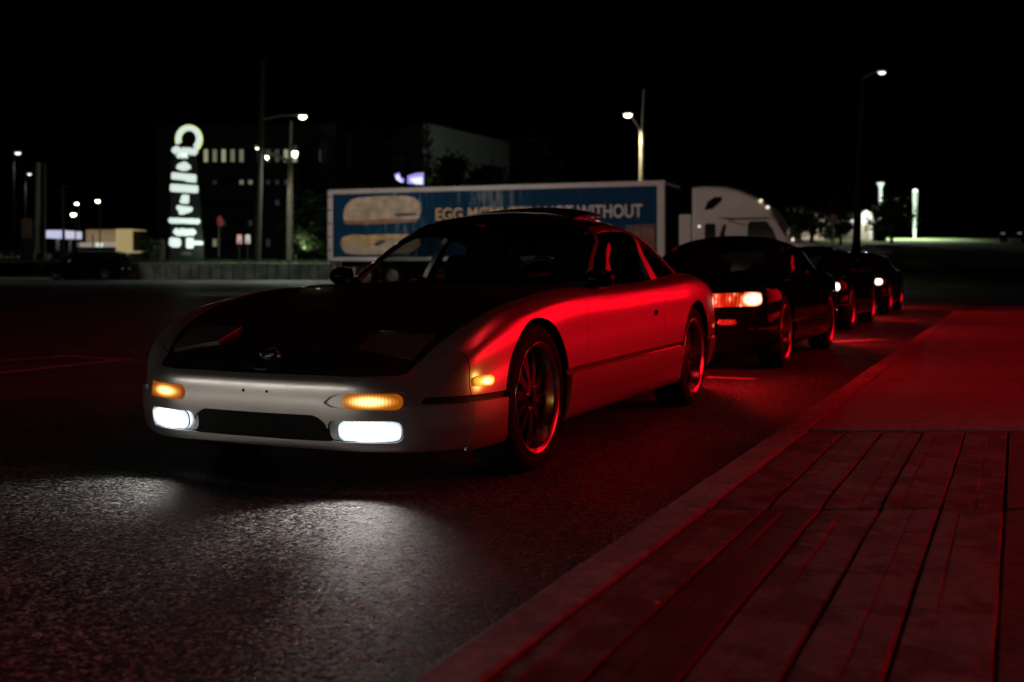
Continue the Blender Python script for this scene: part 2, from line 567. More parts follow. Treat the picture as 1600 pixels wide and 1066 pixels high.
# stall lines painted on the car park
PAINT = mat('worn_white_line', (0.55, 0.55, 0.53), 0.7, var=0.5, vscale=6, bump=0.3, bscale=90)
def line(name, p, q, w, z=0.004):
    p = Vector((p[0], p[1], z)); q = Vector((q[0], q[1], z))
    n = (q - p).cross(Vector((0, 0, 1))).normalized() * w / 2
    return tag(link(name, mesh(name, [p - n, q - n, q + n, p + n], [(0, 1, 2, 3)]), PAINT), kind='structure')
def G(px, py):
    Y = HC * FPX / (py - HY)
    return ((px - HX) / FPX * Y, Y)
line('road_marking', G(-60, 590), G(205, 561), 0.10)
line('road_marking', G(-60, 569), G(120, 556), 0.08)
line('road_marking', G(85, 556), G(205, 563), 0.08)
line('road_marking', G(262, 492.5), G(345, 490.5), 0.14)
line('road_marking', G(330, 488), G(470, 474), 0.14)
line('road_marking', G(90, 448), G(420, 444), 0.3)
line('road_marking', G(1105, 590), G(1180, 593), 0.1)
line('road_marking', G(1296, 534.5), G(1388, 531), 0.12)

KERBM = concrete('kerb_concrete', (0.30, 0.29, 0.28), (0.22, 0.21, 0.21), (1, 1, 1), 0.35, 0.75, 3)
SLAB = concrete('slab_concrete', (0.25, 0.24, 0.24), (0.20, 0.19, 0.19), (1, 1, 1), 0.15, 0.7, 0.8)
BASEM = mat('sidewalk_bed', (0.03, 0.028, 0.027), 0.95)
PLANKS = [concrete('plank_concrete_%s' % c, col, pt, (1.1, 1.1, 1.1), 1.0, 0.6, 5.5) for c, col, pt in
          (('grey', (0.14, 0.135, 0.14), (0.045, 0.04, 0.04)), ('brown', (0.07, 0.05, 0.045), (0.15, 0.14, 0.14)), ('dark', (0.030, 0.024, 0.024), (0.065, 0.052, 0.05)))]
YJ = [0.55, 3.43, 5.06, 18.75]       # cross joints of the pavement
Z0 = 0.13
bed = MB()
bed.add([KY(-6, .02, -.02), KY(-6, 4.2, -.02), KY(18.75, 4.2, -.02), KY(18.75, .02, -.02), KY(-6, .02, .094), KY(-6, 4.2, .094), KY(18.75, 4.2, .094), KY(18.75, .02, .094)],
        [(0, 3, 2, 1), (4, 5, 6, 7), (0, 1, 5, 4), (1, 2, 6, 5), (2, 3, 7, 6), (3, 0, 4, 7)])
walk = tag(bed.build('sidewalk', BASEM), kind='structure')
def worn_plank(d0, d1, y0, y1, zt, m, parent, n=14):
    """one plank: eroded edges, a shallow run-out groove off its middle, dips along its length"""
    w = d1 - d0; gpos = random.uniform(.3, .7)
    prof = [(0, -.05), (.0, -.010), (.03, -.001), (gpos - .03, 0), (gpos, -.004), (gpos + .025, .0005), (.975, -.001), (1.0, -.008), (1.0, -.05)]
    ph = [random.uniform(0, 6.28) for _ in prof]; v = []; f = []; k = len(prof)
    tilt = random.uniform(-.004, .004)
    for j in range(n + 1):
        Y = y0 + (y1 - y0) * j / n
        endd = -.006 if j in (0, n) else 0
        for q, (t, z) in enumerate(prof):
            dd = t * w + (random.uniform(-.0022, .0022) if 0 < q < k - 1 else 0)
            zz = zt + z + endd + tilt * (t - .5) + (.0018 * math.sin(j * .9 + ph[q]) + random.uniform(-.0012, .0012) if 0 < q < k - 1 else 0)
            v.append(KY(Y, d0 + dd, zz))
    for j in range(n):
        for q in range(k - 1):
            a = j * k + q; f.append((a, a + 1, a + k + 1, a + k))
    f.append(tuple(range(k))[::-1]); f.append(tuple(range(n * k, n * k + k)))
    me = mesh('plank', v, f, False)
    return link('plank', me, m, parent)
def skew_block(name, d0, d1, y0, y1, zt, zb, m, parent, bevel, dz=(0, 0, 0, 0), n=1, wob=0.0):
    """a paving piece between two lines parallel to the kerb and two cross joints, its long edges slightly uneven"""
    v = []; f = []
    for j in range(n + 1):
        t = j / n
        Y = y0 + (y1 - y0) * t
        wa, wb = (random.uniform(-wob, wob), random.uniform(-wob, wob)) if 0 < j < n else (0, 0)
        za = zt + dz[0] * (1 - t) + dz[3] * t; zc = zt + dz[1] * (1 - t) + dz[2] * t
        v += [KY(Y, d0 + wa, zb), KY(Y, d1 + wb, zb), KY(Y, d1 + wb, zc + random.uniform(-wob, wob) * .3), KY(Y, d0 + wa, za + random.uniform(-wob, wob) * .3)]
    for j in range(n):
        o = 4 * j
        f += [(o, o + 1, o + 5, o + 4), (o + 1, o + 2, o + 6, o + 5), (o + 2, o + 3, o + 7, o + 6), (o + 3, o, o + 4, o + 7)]
    e = 4 * n
    f += [(0, 3, 2, 1), (e, e + 1, e + 2, e + 3)]
    me = mesh(name, v, f)
    o = link(name, me, m, parent)
    md = o.modifiers.new('bevel', 'BEVEL'); md.width = bevel; md.segments = 2; md.limit_method = 'ANGLE'; md.angle_limit = math.radians(40)
    return o
# kerb stones
y = -1.0
while y < 18.7:
    y1 = {-1.0: 0.55}.get(y, None) or (3.43 if y < 3.4 else 5.06 if y < 5 else min(y + 2.45, 18.75))
    skew_block('kerb_stone', 0.0, 0.125, y + .004, y1 - .004, Z0, -.02, KERBM, walk, .014, n=8, wob=.003)
    y = y1
# timber-grained paving planks
edges = [0.131, 0.283, 0.44, 0.605, 0.775, 0.95, 1.12, 1.30, 1.475, 1.65, 1.83, 2.0, 2.18, 2.36]
for bi, (y0, y1) in enumerate(zip(YJ[:-2], YJ[1:-1])):
    for i in range(len(edges) - 1):
        h = random.uniform(-.004, .002)
        gp = random.choice((.006, .009, .013)) if i % 2 else random.choice((.003, .005))
        worn_plank(edges[i] + gp / 2, edges[i + 1] - gp / 2, y0 + .008, y1 - .008, Z0 + h - .002, PLANKS[2] if i > 4 else random.choice(PLANKS), walk)  # outer planks always darker: the fading light is put into their colour
skew_block('paving_slab', 2.365, 4.2, .56, 5.05, Z0, .08, SLAB, walk, .008)
for y0, y1 in ((5.07, 7.35), (7.36, 9.9), (9.91, 12.8), (12.81, 15.7), (15.71, 18.75)):
    for d0, d1 in ((.129, 1.9), (1.906, 4.2)):
        skew_block('paving_slab', d0, d1, y0 + .003, y1 - .003, Z0 + random.uniform(-.002, .001), .08, SLAB, walk, .006)

# ------------------------------------------------------------------ cars: one smooth body cut into panels
BODY = [
 # T0 centre        T1                 T2                 T3 crown           T4 shoulder        T5                 T6                 T7                 T8 sill            T9 under
 [(.845,0,.474),   (.855,0,.466),     (.857,0,.461),     (.873,0,.449),     (.885,0,.428),     (.888,0,.36),      (.885,0,.30),      (.878,0,.24),      (.868,0,.175),     (.78,0,.165)],
 [(.800,0,.512),   (.815,.10,.503),   (.836,.18,.481),   (.861,.25,.449),   (.873,.25,.428),   (.876,.25,.36),    (.874,.25,.30),    (.868,.25,.24),    (.858,.25,.175),   (.77,.22,.165)],
 [(.720,0,.548),   (.745,.20,.537),   (.783,.36,.504),   (.827,.475,.448),  (.839,.475,.425),  (.842,.48,.36),    (.841,.48,.30),    (.835,.48,.24),    (.825,.475,.172),  (.73,.42,.165)],
 [(.560,0,.597),   (.585,.28,.585),   (.645,.50,.533),   (.715,.625,.460),  (.730,.640,.425),  (.742,.655,.36),   (.743,.658,.31),   (.738,.655,.24),   (.722,.64,.170),   (.62,.56,.165)],
 [(.360,0,.638),   (.400,.32,.632),   (.480,.575,.598),  (.570,.722,.556),  (.578,.764,.522),  (.585,.778,.41),   (.585,.785,.35),   (.580,.783,.25),   (.560,.765,.178),  (.48,.66,.17)],
 [(.180,0,.668),   (.210,.33,.664),   (.275,.585,.642),  (.345,.756,.647),  (.350,.808,.610),  (.350,.832,.47),   (.350,.840,.37),   (.350,.835,.26),   (.345,.815,.185),  (.33,.68,.17)],
 [(-.050,0,.703),  (-.040,.33,.704),  (-.020,.58,.701),  (0,.772,.712),     (0,.824,.672),     (0,.848,.51),      (0,.850,.39),      (0,.840,.27),      (0,.822,.19),      (0,.68,.17)],
 [(-.350,0,.748),  (-.350,.34,.750),  (-.350,.60,.744),  (-.350,.782,.745), (-.350,.830,.704), (-.350,.849,.535), (-.350,.848,.39),  (-.350,.835,.27),  (-.350,.815,.19),  (-.35,.68,.17)],
 [(-.640,0,.777),  (-.640,.34,.775),  (-.650,.60,.767),  (-.660,.786,.754), (-.660,.829,.714), (-.660,.847,.545), (-.660,.846,.39),  (-.660,.832,.27),  (-.660,.810,.19),  (-.66,.68,.17)],
 [(-1.10,0,.80),   (-1.10,.35,.795),  (-1.10,.62,.775),  (-1.10,.788,.757), (-1.10,.828,.718), (-1.10,.846,.55),  (-1.10,.845,.39),  (-1.10,.830,.27),  (-1.10,.808,.19),  (-1.1,.68,.17)],
 [(-1.60,0,.82),   (-1.60,.35,.81),   (-1.60,.62,.785),  (-1.60,.792,.768), (-1.60,.833,.732),  (-1.60,.850,.56),  (-1.60,.848,.39),  (-1.60,.832,.27),  (-1.60,.810,.19),  (-1.6,.68,.17)],
 [(-2.05,0,.835),  (-2.05,.35,.825),  (-2.05,.62,.803),  (-2.05,.790,.788), (-2.05,.838,.748), (-2.05,.858,.57),  (-2.05,.855,.39),  (-2.05,.838,.27),  (-2.05,.815,.19),  (-2.05,.68,.17)],
 [(-2.48,0,.845),  (-2.48,.35,.835),  (-2.48,.60,.818),  (-2.48,.782,.806), (-2.48,.838,.764), (-2.48,.862,.58),  (-2.48,.860,.39),  (-2.48,.842,.27),  (-2.48,.815,.19),  (-2.48,.68,.17)],
 [(-2.85,0,.842),  (-2.85,.35,.832),  (-2.85,.57,.815),  (-2.87,.738,.802), (-2.88,.804,.755), (-2.88,.838,.58),  (-2.88,.838,.40),  (-2.88,.822,.29),  (-2.88,.795,.215), (-2.88,.66,.20)],
 [(-3.10,0,.825),  (-3.12,.33,.815),  (-3.15,.52,.800),  (-3.18,.635,.780), (-3.22,.725,.715), (-3.24,.765,.57),  (-3.25,.768,.42),  (-3.25,.752,.31),  (-3.22,.725,.24),  (-3.2,.60,.23)],
 [(-3.24,0,.800),  (-3.27,.28,.793),  (-3.32,.42,.780),  (-3.36,.520,.755), (-3.42,.590,.690), (-3.46,.625,.56),  (-3.48,.63,.43),   (-3.47,.615,.32),  (-3.43,.59,.255),  (-3.35,.5,.24)],
 [(-3.34,0,.782),  (-3.37,.15,.778),  (-3.41,.22,.765),  (-3.45,.280,.738), (-3.51,.30,.675),  (-3.56,.31,.55),   (-3.59,.31,.43),   (-3.58,.31,.33),   (-3.53,.30,.265),  (-3.43,.26,.25)],
 [(-3.42,0,.762),  (-3.435,0,.757),   (-3.455,0,.748),   (-3.475,0,.730),   (-3.53,0,.67),     (-3.585,0,.55),    (-3.615,0,.43),    (-3.605,0,.33),    (-3.555,0,.265),   (-3.45,0,.25)],
]
def wx(x): return x - .055 * min(1, max(0, (x - .3) / .5))
BODY = [[(wx(p[0]), p[1], p[2]) for p in c] for c in BODY]
TOP = [
 [(-.50,0,.775),    (-.86,0,.965),     (-1.28,0,1.135),    (-1.38,0,1.156),   (-1.45,0,1.166)],
 [(-.54,.28,.772),  (-.89,.26,.957),   (-1.29,.23,1.130),  (-1.40,.15,1.156), (-1.50,0,1.172)],
 [(-.68,.54,.762),  (-1.00,.485,.938), (-1.34,.43,1.106),  (-1.46,.27,1.152), (-1.57,0,1.178)],
 [(-.88,.712,.744), (-1.13,.652,.900), (-1.40,.556,1.056), (-1.52,.34,1.144), (-1.65,0,1.184)],
 [(-1.02,.750,.746),(-1.23,.684,.905), (-1.48,.574,1.070), (-1.62,.345,1.151),(-1.75,0,1.188)],
 [(-1.40,.764,.755),(-1.51,.690,.912), (-1.69,.577,1.080), (-1.79,.345,1.157),(-1.86,0,1.190)],
 [(-1.86,.764,.770),(-1.87,.687,.920), (-1.93,.574,1.076), (-1.98,.345,1.152),(-2.01,0,1.187)],
 [(-2.15,.752,.785),(-2.12,.676,.925), (-2.11,.562,1.062), (-2.13,.34,1.137), (-2.15,0,1.176)],
 [(-2.55,.705,.797),(-2.42,.636,.922), (-2.29,.537,1.036), (-2.26,.335,1.115),(-2.27,0,1.160)],
 [(-2.95,.580,.812),(-2.72,.545,.915), (-2.46,.480,1.022), (-2.41,.30,1.092), (-2.37,0,1.142)],
 [(-3.12,.400,.818),(-2.85,.380,.928), (-2.53,.350,1.045), (-2.47,.22,1.092), (-2.43,0,1.130)],
 [(-3.18,.200,.823),(-2.90,.190,.938), (-2.55,.170,1.066), (-2.50,.11,1.094), (-2.48,0,1.118)],
 [(-3.20,0,.824),   (-2.92,0,.943),    (-2.56,0,1.074),    (-2.54,0,1.086),   (-2.52,0,1.102)],
]
XW = (0.0, -2.49)
ZW, RT, RR = .311, .311, .237

def stretch_nose(B):
    """the fixed-headlamp saloon: a taller nose on the same plan"""
    B = [list(map(list, c)) for c in B]
    lift = {0: (.19, .20, .205, .205, .18, .10, .04), 1: (.175, .185, .20, .205, .18, .10, .04), 2: (.155, .165, .18, .205, .18, .10, .04), 3: (.125, .135, .165, .19, .175, .10, .03),
            4: (.10, .10, .11, .14, .12, .06, .02), 5: (.075, .075, .075, .07, .06, .03, .01), 6: (.045, .045, .04, .03, .02, .01, 0), 7: (.02, .02, .02, .01, .01, 0, 0)}
    for c, l in lift.items():
        for r, d in enumerate(l): B[c][r][2] += d
    return B

def make_wheel(parent, x, side, mats=None, seen=True, spokes=10):
    """deep-dish wheel: the rim with its barrel carries tyre, spokes, hub and disc"""
    yo = .835 * side
    def pf(p): return [(r, -h * side) for r, h in p]
    rim = MB().lathe(pf([(.214, .012), (.222, .004), (.232, -.002), (.237, .001), (.2375, .006), (.234, .012), (.226, .016), (.220, .028), (.213, .060), (.204, .085), (.196, .150), (.205, .195), (.2, .2), (.188, .15), (.192, .1), (.198, .07), (.206, .03), (.210, .016)]), 72, 'y', (0, 0, 0))
    o = rim.build('wheel', CHROME, parent, True, loc=(x, yo, ZW), angle=60)
    ty = MB().lathe(pf([(.2365, .010), (.248, .000), (.272, -.001), (.291, .006), (.304, .018), (.3105, .032), (.311, .05), (.311, .17), (.305, .195), (.28, .21), (.235, .205)]), 72, 'y')
    ty.build('tyre', RUBBER, o, True)
    for k in range(spokes):
        a = 2 * math.pi * k / spokes + .15
        s = MB()
        for da in (-.085, .085):
            c, sn = math.cos(a + da), math.sin(a + da); c2, s2 = math.cos(a + da * .55), math.sin(a + da * .55)
            ax = Vector((-sn, 0, c))
            p = []
            for r, h, wd in ((.050, .036, .012), (.12, .044, .010), (.175, .055, .009), (.202, .062, .011)):
                q = a + da * (1.5 if r < .07 else 1.0)
                p.append((r * math.cos(q), -h * side, r * math.sin(q), wd))
            v = []; f = []
            for (X, Yy, Z, wd) in p:
                for ss, dy in ((-1, 0), (1, 0), (.6, .022), (-.6, .022)):
                    v.append((X + ax.x * wd * ss * .5 * 1.6, Yy - dy * side, Z + ax.z * wd * ss * .5 * 1.6))
            for i in range(3):
                for j in range(4):
                    f.append((4 * i + j, 4 * i + (j + 1) % 4, 4 * i + 4 + (j + 1) % 4, 4 * i + 4 + j))
            s.add(v, f)
        s.build('spoke', SPOKE, o)
    h = MB().lathe(pf([(0.0, .018), (.024, .018), (.03, .024), (.034, .032), (.058, .036), (.066, .046), (.066, .1), (0, .1)]), 32, 'y')
    h.build('hub', SPOKE, o, True)
    nut = MB()
    for k in range(4):
        a = 2 * math.pi * k / 4 + .4
        nut.lathe(pf([(0, .024), (.007, .024), (.009, .027), (.009, .045)]), 10, 'y', (.046 * math.cos(a), 0, .046 * math.sin(a)))
    nut.build('lug_nut', CHROME, o, True)
    d = MB().lathe(pf([(.07, .10), (.155, .10), (.155, .12), (.07, .12)]), 40, 'y', closed=True)
    d.build('brake_disc', DISC, o, True)
    return o

def copy_tree(o, parent=None):
    c = o.copy(); COL.objects.link(c); c.parent = parent
    for ch in list(o.children): copy_tree(ch, c)
    return c

def base_poly():
    return [(p[0][0] , max(p[0][1] - .012, 0)) for p in TOP]

def car(root, B, paint, lamps, hero=False, su=9, sv=7):
    full = net(B, su, sv)
    bp = base_poly()
    X = lambda D: D[:, 0]; Yc = lambda D: D[:, 1]; Z = lambda D: D[:, 2]; U = lambda D: D[:, 3]; V = lambda D: D[:, 4]
    arch = lambda R, xc: (lambda D: np.where(Yc(D) < .45, 1.0, np.hypot(X(D) - xc, Z(D) - ZW) - R))
    cab = lambda D: np.where(V(D) > 3.3, 1.0, sd_poly(X(D), Yc(D), bp))
    full = clip(clip(clip(full, arch(.338, .012)), arch(.345, -2.48)), cab)
    # inner skin closes the gaps behind the panels
    inner = (full[0].copy(), full[1]); 
    panel('chassis', join(inner, mirror(inner)), UNDER, root, off=-.028, thick=False)
    zlf = lambda D: np.interp(X(D), [-4, -3.0, -.4, .35, 1], [.40, .40, .386, .352, .348])
    xs = lambda y: np.interp(y, [0, .30, .60, .75, 1], [.687, .667, .628, .547, .547])
    seam = lambda D: X(D) - np.where(Z(D) < .22, .547, xs(Yc(D)))
    yh = lambda D: np.interp(X(D), [-.9, -.6, -.3, 0, .3, .478, .62], [.745, .738, .728, .712, .69, .655, .61]) - Yc(D)
    def cut(M, *fs):
        for f in fs: M = clip(M, f)
        return M
    def both(name, M, m, par, off=0.0, rim=.008, lab=None):
        return panel(name, M, m, par, off, rim), panel(name, mirror(M), m, par, off, rim)
    front = cut(full, lambda D: seam(D) - .002)
    strip = lambda D: np.where((Yc(D) > .6), np.maximum(np.abs(Z(D) - zlf(D) - .012) - .013, .655 - Yc(D)), .02)
    holes = []
    yz = lambda cy, cz, hy, hz, r: (lambda D: np.where(X(D) > .3, sd_box(Yc(D), Z(D), cy, cz, hy, hz, r), 1.0))
    if hero:
        sig_h = lambda D: np.where(X(D) > .3, sd_poly(Yc(D), Z(D), [(.300, .352), (.335, .334), (.595, .325), (.606, .334), (.606, .388), (.597, .396), (.40, .396), (.335, .380)]), 1.)
        sig = yz(.489, .360, .108, .0295, .024)
        fog_h = yz(.455, .247, .142, .041, .03)
        fog = yz(.474, .247, .114, .036, .022)
        gri = lambda D: np.where((X(D) > .3), sd_poly(Yc(D), Z(D), [(-1, .303), (.265, .303), (.305, .275), (.333, .205), (-1, .205)]), 1.)
        holes = [sig_h, fog_h, gri]
    else:
        sig_h = lambda D: np.where(X(D) > .3, sd_poly(Yc(D), Z(D), [(.335, .535), (.72, .545), (.755, .57), (.74, .655), (.66, .662), (.335, .645)]), 1.)
        ind = yz(.50, .415, .075, .022, .008)
        gri = lambda D: np.where((X(D) > .3), sd_poly(Yc(D), Z(D), [(-1, .33), (.33, .33), (.38, .30), (.40, .215), (-1, .215)]), 1.)
        gri2 = lambda D: np.where((X(D) > .3), sd_poly(Yc(D), Z(D), [(-1, .635), (.27, .635), (.25, .575), (-1, .575)]), 1.)
        holes = [sig_h, ind, gri, gri2]
    bump = cut(front, *holes, strip, lambda D: 8.04 - V(D))
    Db = bump[0]
    Db[:, 1] += .016 * np.interp(Db[:, 0], [.615, .69], [1, 0]) * ((Db[:, 2] < zlf(Db)) & (Db[:, 1] > .5))
    if hero:
        nz_ = lambda D: np.maximum(V(D) - 2.92, (Yc(D) - .585 - (.70 - X(D)) * .25) * 3)
        nose = cut(bump, lambda D: -nz_(D) - .001)
        bump = cut(bump, lambda D: nz_(D) - .001)
        panel('nose_shade_panel', join(nose, mirror(nose)), HOODP, root, rim=.006)['label'] = 'nose above the silver bumper, dark sky reflection put into its colour'  # nose cut off the bumper to carry the painted dark reflection
    panel('front_bumper', join(bump, mirror(bump)), paint, root, rim=.010)
    st = cut(full, lambda D: -strip(D))
    for lo_, hi_ in ((-.1, 2), (-2.4, -.1), (-4, -2.4)):
        both('trim_strip', cut(st, lambda D: X(D) - lo_, lambda D: hi_ - X(D)), TRIM, root, off=-.012, rim=.0)
    if hero:
        both('lamp_recess', cut(front, lambda D: -sig_h(D), sig), paint, root, off=-.012, rim=.0)
        both('fog_recess', cut(front, lambda D: -fog_h(D), fog), paint, root, off=-.022, rim=0)
        both('turn_signal', cut(front, lambda D: -sig(D)), lamps['amber'], root, off=.001, rim=.02)
        both('fog_lamp', cut(front, lambda D: -fog(D)), lamps['fog'], root, off=-.004, rim=.01)
        # bars in the intake
        gb = MB()
        for z in (.235, .268): gb.tube([(.780 - .06 * (t / 3) ** 2 * .5, .29 * t / 3, z) for t in range(-3, 4)], .006, 6)
        gb.build('grille_bar', TRIM, root, True)
    else:
        both('headlamp', cut(front, lambda D: -sig_h(D), lambda D: .615 - Yc(D)), lamps['head'], root, off=-.006, rim=.02)
        both('corner_lamp', cut(front, lambda D: -sig_h(D), lambda D: Yc(D) - .62), lamps['corner'], root, off=-.002, rim=.02)
        both('turn_signal', cut(front, lambda D: -ind(D)), lamps['ind'], root, off=-.002, rim=.01)
        gb = MB()
        for z in (.245, .275, .305): gb.tube([(.790 - .1 * (t / 3) ** 2 * .4, .34 * t / 3, z) for t in range(-3, 4)], .006, 6)
        gb.build('grille_bar', TRIM, root, True)
    # behind the seam
    rest = cut(full, lambda D: -seam(D) - .002, strip)
    hoodr = cut(rest, lambda D: yh(D) - .002, lambda D: X(D) + 1.05, lambda D: Z(D) - .38)
    lid = [(.647, .330), (.624, .588), (.471, .610), (.481, .318)]
    if hero:
        ld = cut(hoodr, lambda D: -sd_poly(X(D), Yc(D), lid) - .003)
        hoodr = cut(hoodr, lambda D: sd_poly(X(D), Yc(D), lid) - .008)
        for M in (ld, mirror(ld)):
            M = (M[0].copy(), M[1])
            lo_ = np.interp(M[0][:, 1], [.33, .60], [-.009, .007]) if M[0][0, 1] > 0 else np.full(len(M[0]), .008)
            M[0][:, :3] += M[0][:, 5:8] * lo_[:, None]
            panel('headlamp_lid', M, LIDP, root, off=0, rim=.022)
    hd_ = panel('hood', join(hoodr, mirror(hoodr)), HOODP if hero else paint, root, rim=.016)
    if hero: hd_['label'] = 'hood with dark sky reflection put into its colour'
    flank = cut(rest, lambda D: np.where(Z(D) < .35, .05, -yh(D) - .002), lambda D: 8.04 - V(D))
    up = lambda D: Z(D) - zlf(D) - .001
    xd0, xd1 = -.56, -1.80
    fen = cut(flank, lambda D: X(D) - xd0 - .002)
    if hero:
        mk = lambda D: sd_box(X(D), Z(D), .478, .425, .058, .020, .012)
        mko = lambda D: np.where(Yc(D) > .6, mk(D), 1.)
        both('side_marker', cut(fen, lambda D: -mko(D)), lamps['marker'], root, off=.005, rim=.012)
        fen = cut(fen, mko)
    fe_up = cut(fen, up); fe_lo = cut(fen, lambda D: -up(D))
    both('front_fender', fe_up, paint, root)
    both('fender_lower', cut(fe_lo, lambda D: X(D) - .0), paint, root, off=.016, rim=.028)
    both('fender_lower', cut(fe_lo, lambda D: -X(D)), paint, root, off=.016, rim=.028)
    dr = cut(flank, lambda D: xd0 - .002 - X(D), lambda D: X(D) - xd1 - .002, up, lambda D: Yc(D) - .60)
    hd = lambda D: np.where(Yc(D) > .6, sd_box(X(D), Z(D), -1.635, .607, .058, .017, .012), 1.)
    hdl = cut(dr, lambda D: -hd(D)); dr = cut(dr, hd)
    for M in (dr, mirror(dr)):
        d = panel('door', M, paint, root)
        hh = hdl if M is dr else mirror(hdl)
        panel('handle', hh, TRIM, d, off=-.012, rim=.0)
    sk = cut(flank, lambda D: xd0 + .002 - X(D), lambda D: X(D) + 2.2, lambda D: -up(D))
    both('side_skirt', sk, paint, root, off=.016, rim=.028)
    qt = cut(flank, lambda D: xd1 - .002 - X(D))
    qlo = cut(qt, lambda D: -up(D), lambda D: -2.2 - X(D), lambda D: X(D) + 3.05)
    both('quarter_lower', qlo, paint, root, off=.014, rim=.026)
    qt = join(cut(qt, up), cut(qt, lambda D: -up(D), lambda D: -3.05 - X(D)))
    rb = lambda D: np.maximum(X(D) + 2.98, Z(D) - .60)
    tl = lambda D: np.where(X(D) < -3.2, sd_box(Yc(D), Z(D), .42, .655, .19, .045, .02), 1.)
    both('tail_lamp', cut(qt, lambda D: -tl(D)), lamps['tail'], root, off=.002)
    qt = cut(qt, tl)
    both('rear_quarter', cut(qt, lambda D: rb(D) - .002), paint, root)
    rbm = cut(qt, lambda D: -rb(D) - .002)
    if hero:
        rm = lambda D: sd_box(X(D), Z(D), -3.0, .47, .05, .014, .006)
        both('rear_marker', cut(rbm, lambda D: -rm(D)), lamps['rear_marker'], root, off=.003)
        rbm = cut(rbm, rm)
    both('rear_bumper', rbm, paint, root)
    deck = cut(rest, lambda D: yh(D) - .002, lambda D: -1.05 - X(D), lambda D: Z(D) - .38)
    if len(deck[1]): panel('rear_deck', join(deck, mirror(deck)), paint, root)
    # ---- greenhouse
    gfull = net([list(reversed(c)) for c in TOP], su, sv)      # v: 0 centre .. 4 belt
    for q in (gfull,):
        q[0][:, 4] = 4 - q[0][:, 4]
    pu = lambda u0, u1, v0, v1, r=.12: (lambda D: sd_box(U(D), V(D), (u0 + u1) / 2, (v0 + v1) / 2, (u1 - u0) / 2, (v1 - v0) / 2, r))
    ws = lambda D: np.where(U(D) < 4.2, sd_box(U(D), V(D), 0, .95, 2.90, 1.0, .25), 1.)
    sw = lambda D: np.where((U(D) > 3.2) & (U(D) < 6.3), sd_poly(U(D), V(D), [(3.10, .08), (3.10, .8), (3.12, 1.62), (3.26, 1.88), (3.5, 1.93), (5.75, 1.93), (5.95, 1.84), (6.0, 1.6), (5.98, .08)]), 1.)
    qw = lambda D: np.where((U(D) > 6.2) & (U(D) < 8.2), sd_poly(U(D), V(D), [(6.38, .12), (6.30, 1.2), (6.22, 1.80), (6.6, 1.86), (7.5, 1.6), (7.95, .9), (8.05, .12)]), 1.)
    hw = lambda D: np.where(U(D) > 8.2, sd_box(U(D), V(D), 12, 1.0, 3.55, .92, .2), 1.)
    sr = lambda D: np.where(V(D) > 2.2, sd_box(X(D), Yc(D), -1.80, 0, .255, .40, .05), 1.)
    wsg = cut(gfull, lambda D: -ws(D)); panel('windscreen', join(wsg, mirror(wsg)), GLASS, root, off=.002, thick=False)
    swg = cut(gfull, lambda D: -sw(D))
    panel('side_window', swg, DGLASS, root, off=-.004, rim=0)
    panel('side_window', mirror(swg), GLASS if hero else DGLASS, root, off=-.004, rim=0)
    both('quarter_window', cut(gfull, lambda D: -qw(D)), GLASS if hero else DGLASS, root, off=-.002, rim=0)
    hwg = cut(gfull, lambda D: -hw(D)); panel('rear_window', join(hwg, mirror(hwg)), DGLASS, root, off=.002, thick=False)
    fr = cut(gfull, ws, sw, qw, hw)
    hl_ = cut(fr, sr) if hero else fr
    panel('headlining', join(hl_, mirror(hl_)), UNDER, root, off=-.034, thick=False)
    if hero:
        srg = cut(fr, lambda D: -sr(D) - .004)
        fr = cut(fr, sr)
        roofline = lambda D: np.maximum(V(D) - 2.22, (2.96 - U(D)) * .5)
        roof = cut(fr, roofline)
        panel('roof', join(roof, mirror(roof)), DARKROOF, root, rim=.02)
        pil = cut(fr, lambda D: -roofline(D))
        for M in (pil, mirror(pil)): panel('pillar_frame', M, paint, root, rim=.03)
        S = join(srg, mirror(srg)); S = (S[0].copy(), S[1])
        t = np.clip((-1.55 - S[0][:, 0]) / .5, 0, 1)
        S[0][:, 2] += .004 + t * .040
        panel('sunroof', S, DARKROOF, root, rim=.014)
    else:
        panel('roof', join(fr, mirror(fr)), paint, root, rim=.02)
    # ---- cabin
    MB().box((-1.75, 0, .27), (2.7, 1.3, .06)).build('cabin_floor', UNDER, root)
    MB().prism([(-.62, .30), (-.62, .735), (-.86, .775), (-1.06, .765), (-1.12, .68), (-1.0, .45), (-1.0, .30)], -.66, .66, lambda a, b, h: (a, h, b)).build('dashboard', UNDER, root, bevel=.02)
    MB().box((-2.42, 0, .54), (.06, 1.3, .52)).build('bulkhead', UNDER, root)
    for sy in (-.36, .36):
        s = MB().box((-1.62, sy, .42), (.52, .50, .16)).box((-1.90, sy, .66), (.15, .50, .56), ry=math.radians(-14))
        st_ = s.build('seat', SEAT, root, bevel=.05, seg=3)
        MB().box((-1.985, sy, .985), (.085, .27, .17), ry=math.radians(-8)).build('headrest', SEAT, st_, bevel=.035, seg=3)
    if hero:
        sw_ = MB().lathe([(.175 + .013 * math.cos(q * math.pi / 4), .013 * math.sin(q * math.pi / 4)) for q in range(8)], 36, 'x', closed=True)
        for a in (0.3, math.pi - .3, math.pi * 1.5): sw_.tube([(0, 0, 0), (0, .17 * math.cos(a), .17 * math.sin(a))], .012, 6)
        o = sw_.build('steering_wheel', TRIM, root, True, loc=(-1.22, .36, .74)); o.rotation_euler = (0, math.radians(22), 0)
        for sgn in (-1, 1):
            MB().tube([(-.56, sgn * .06 + .05, .792), (-.66, .20 * sgn + .12, .805), (-.74, .36 * sgn + .16, .81)], .006, 6).build('wiper', TRIM, root)
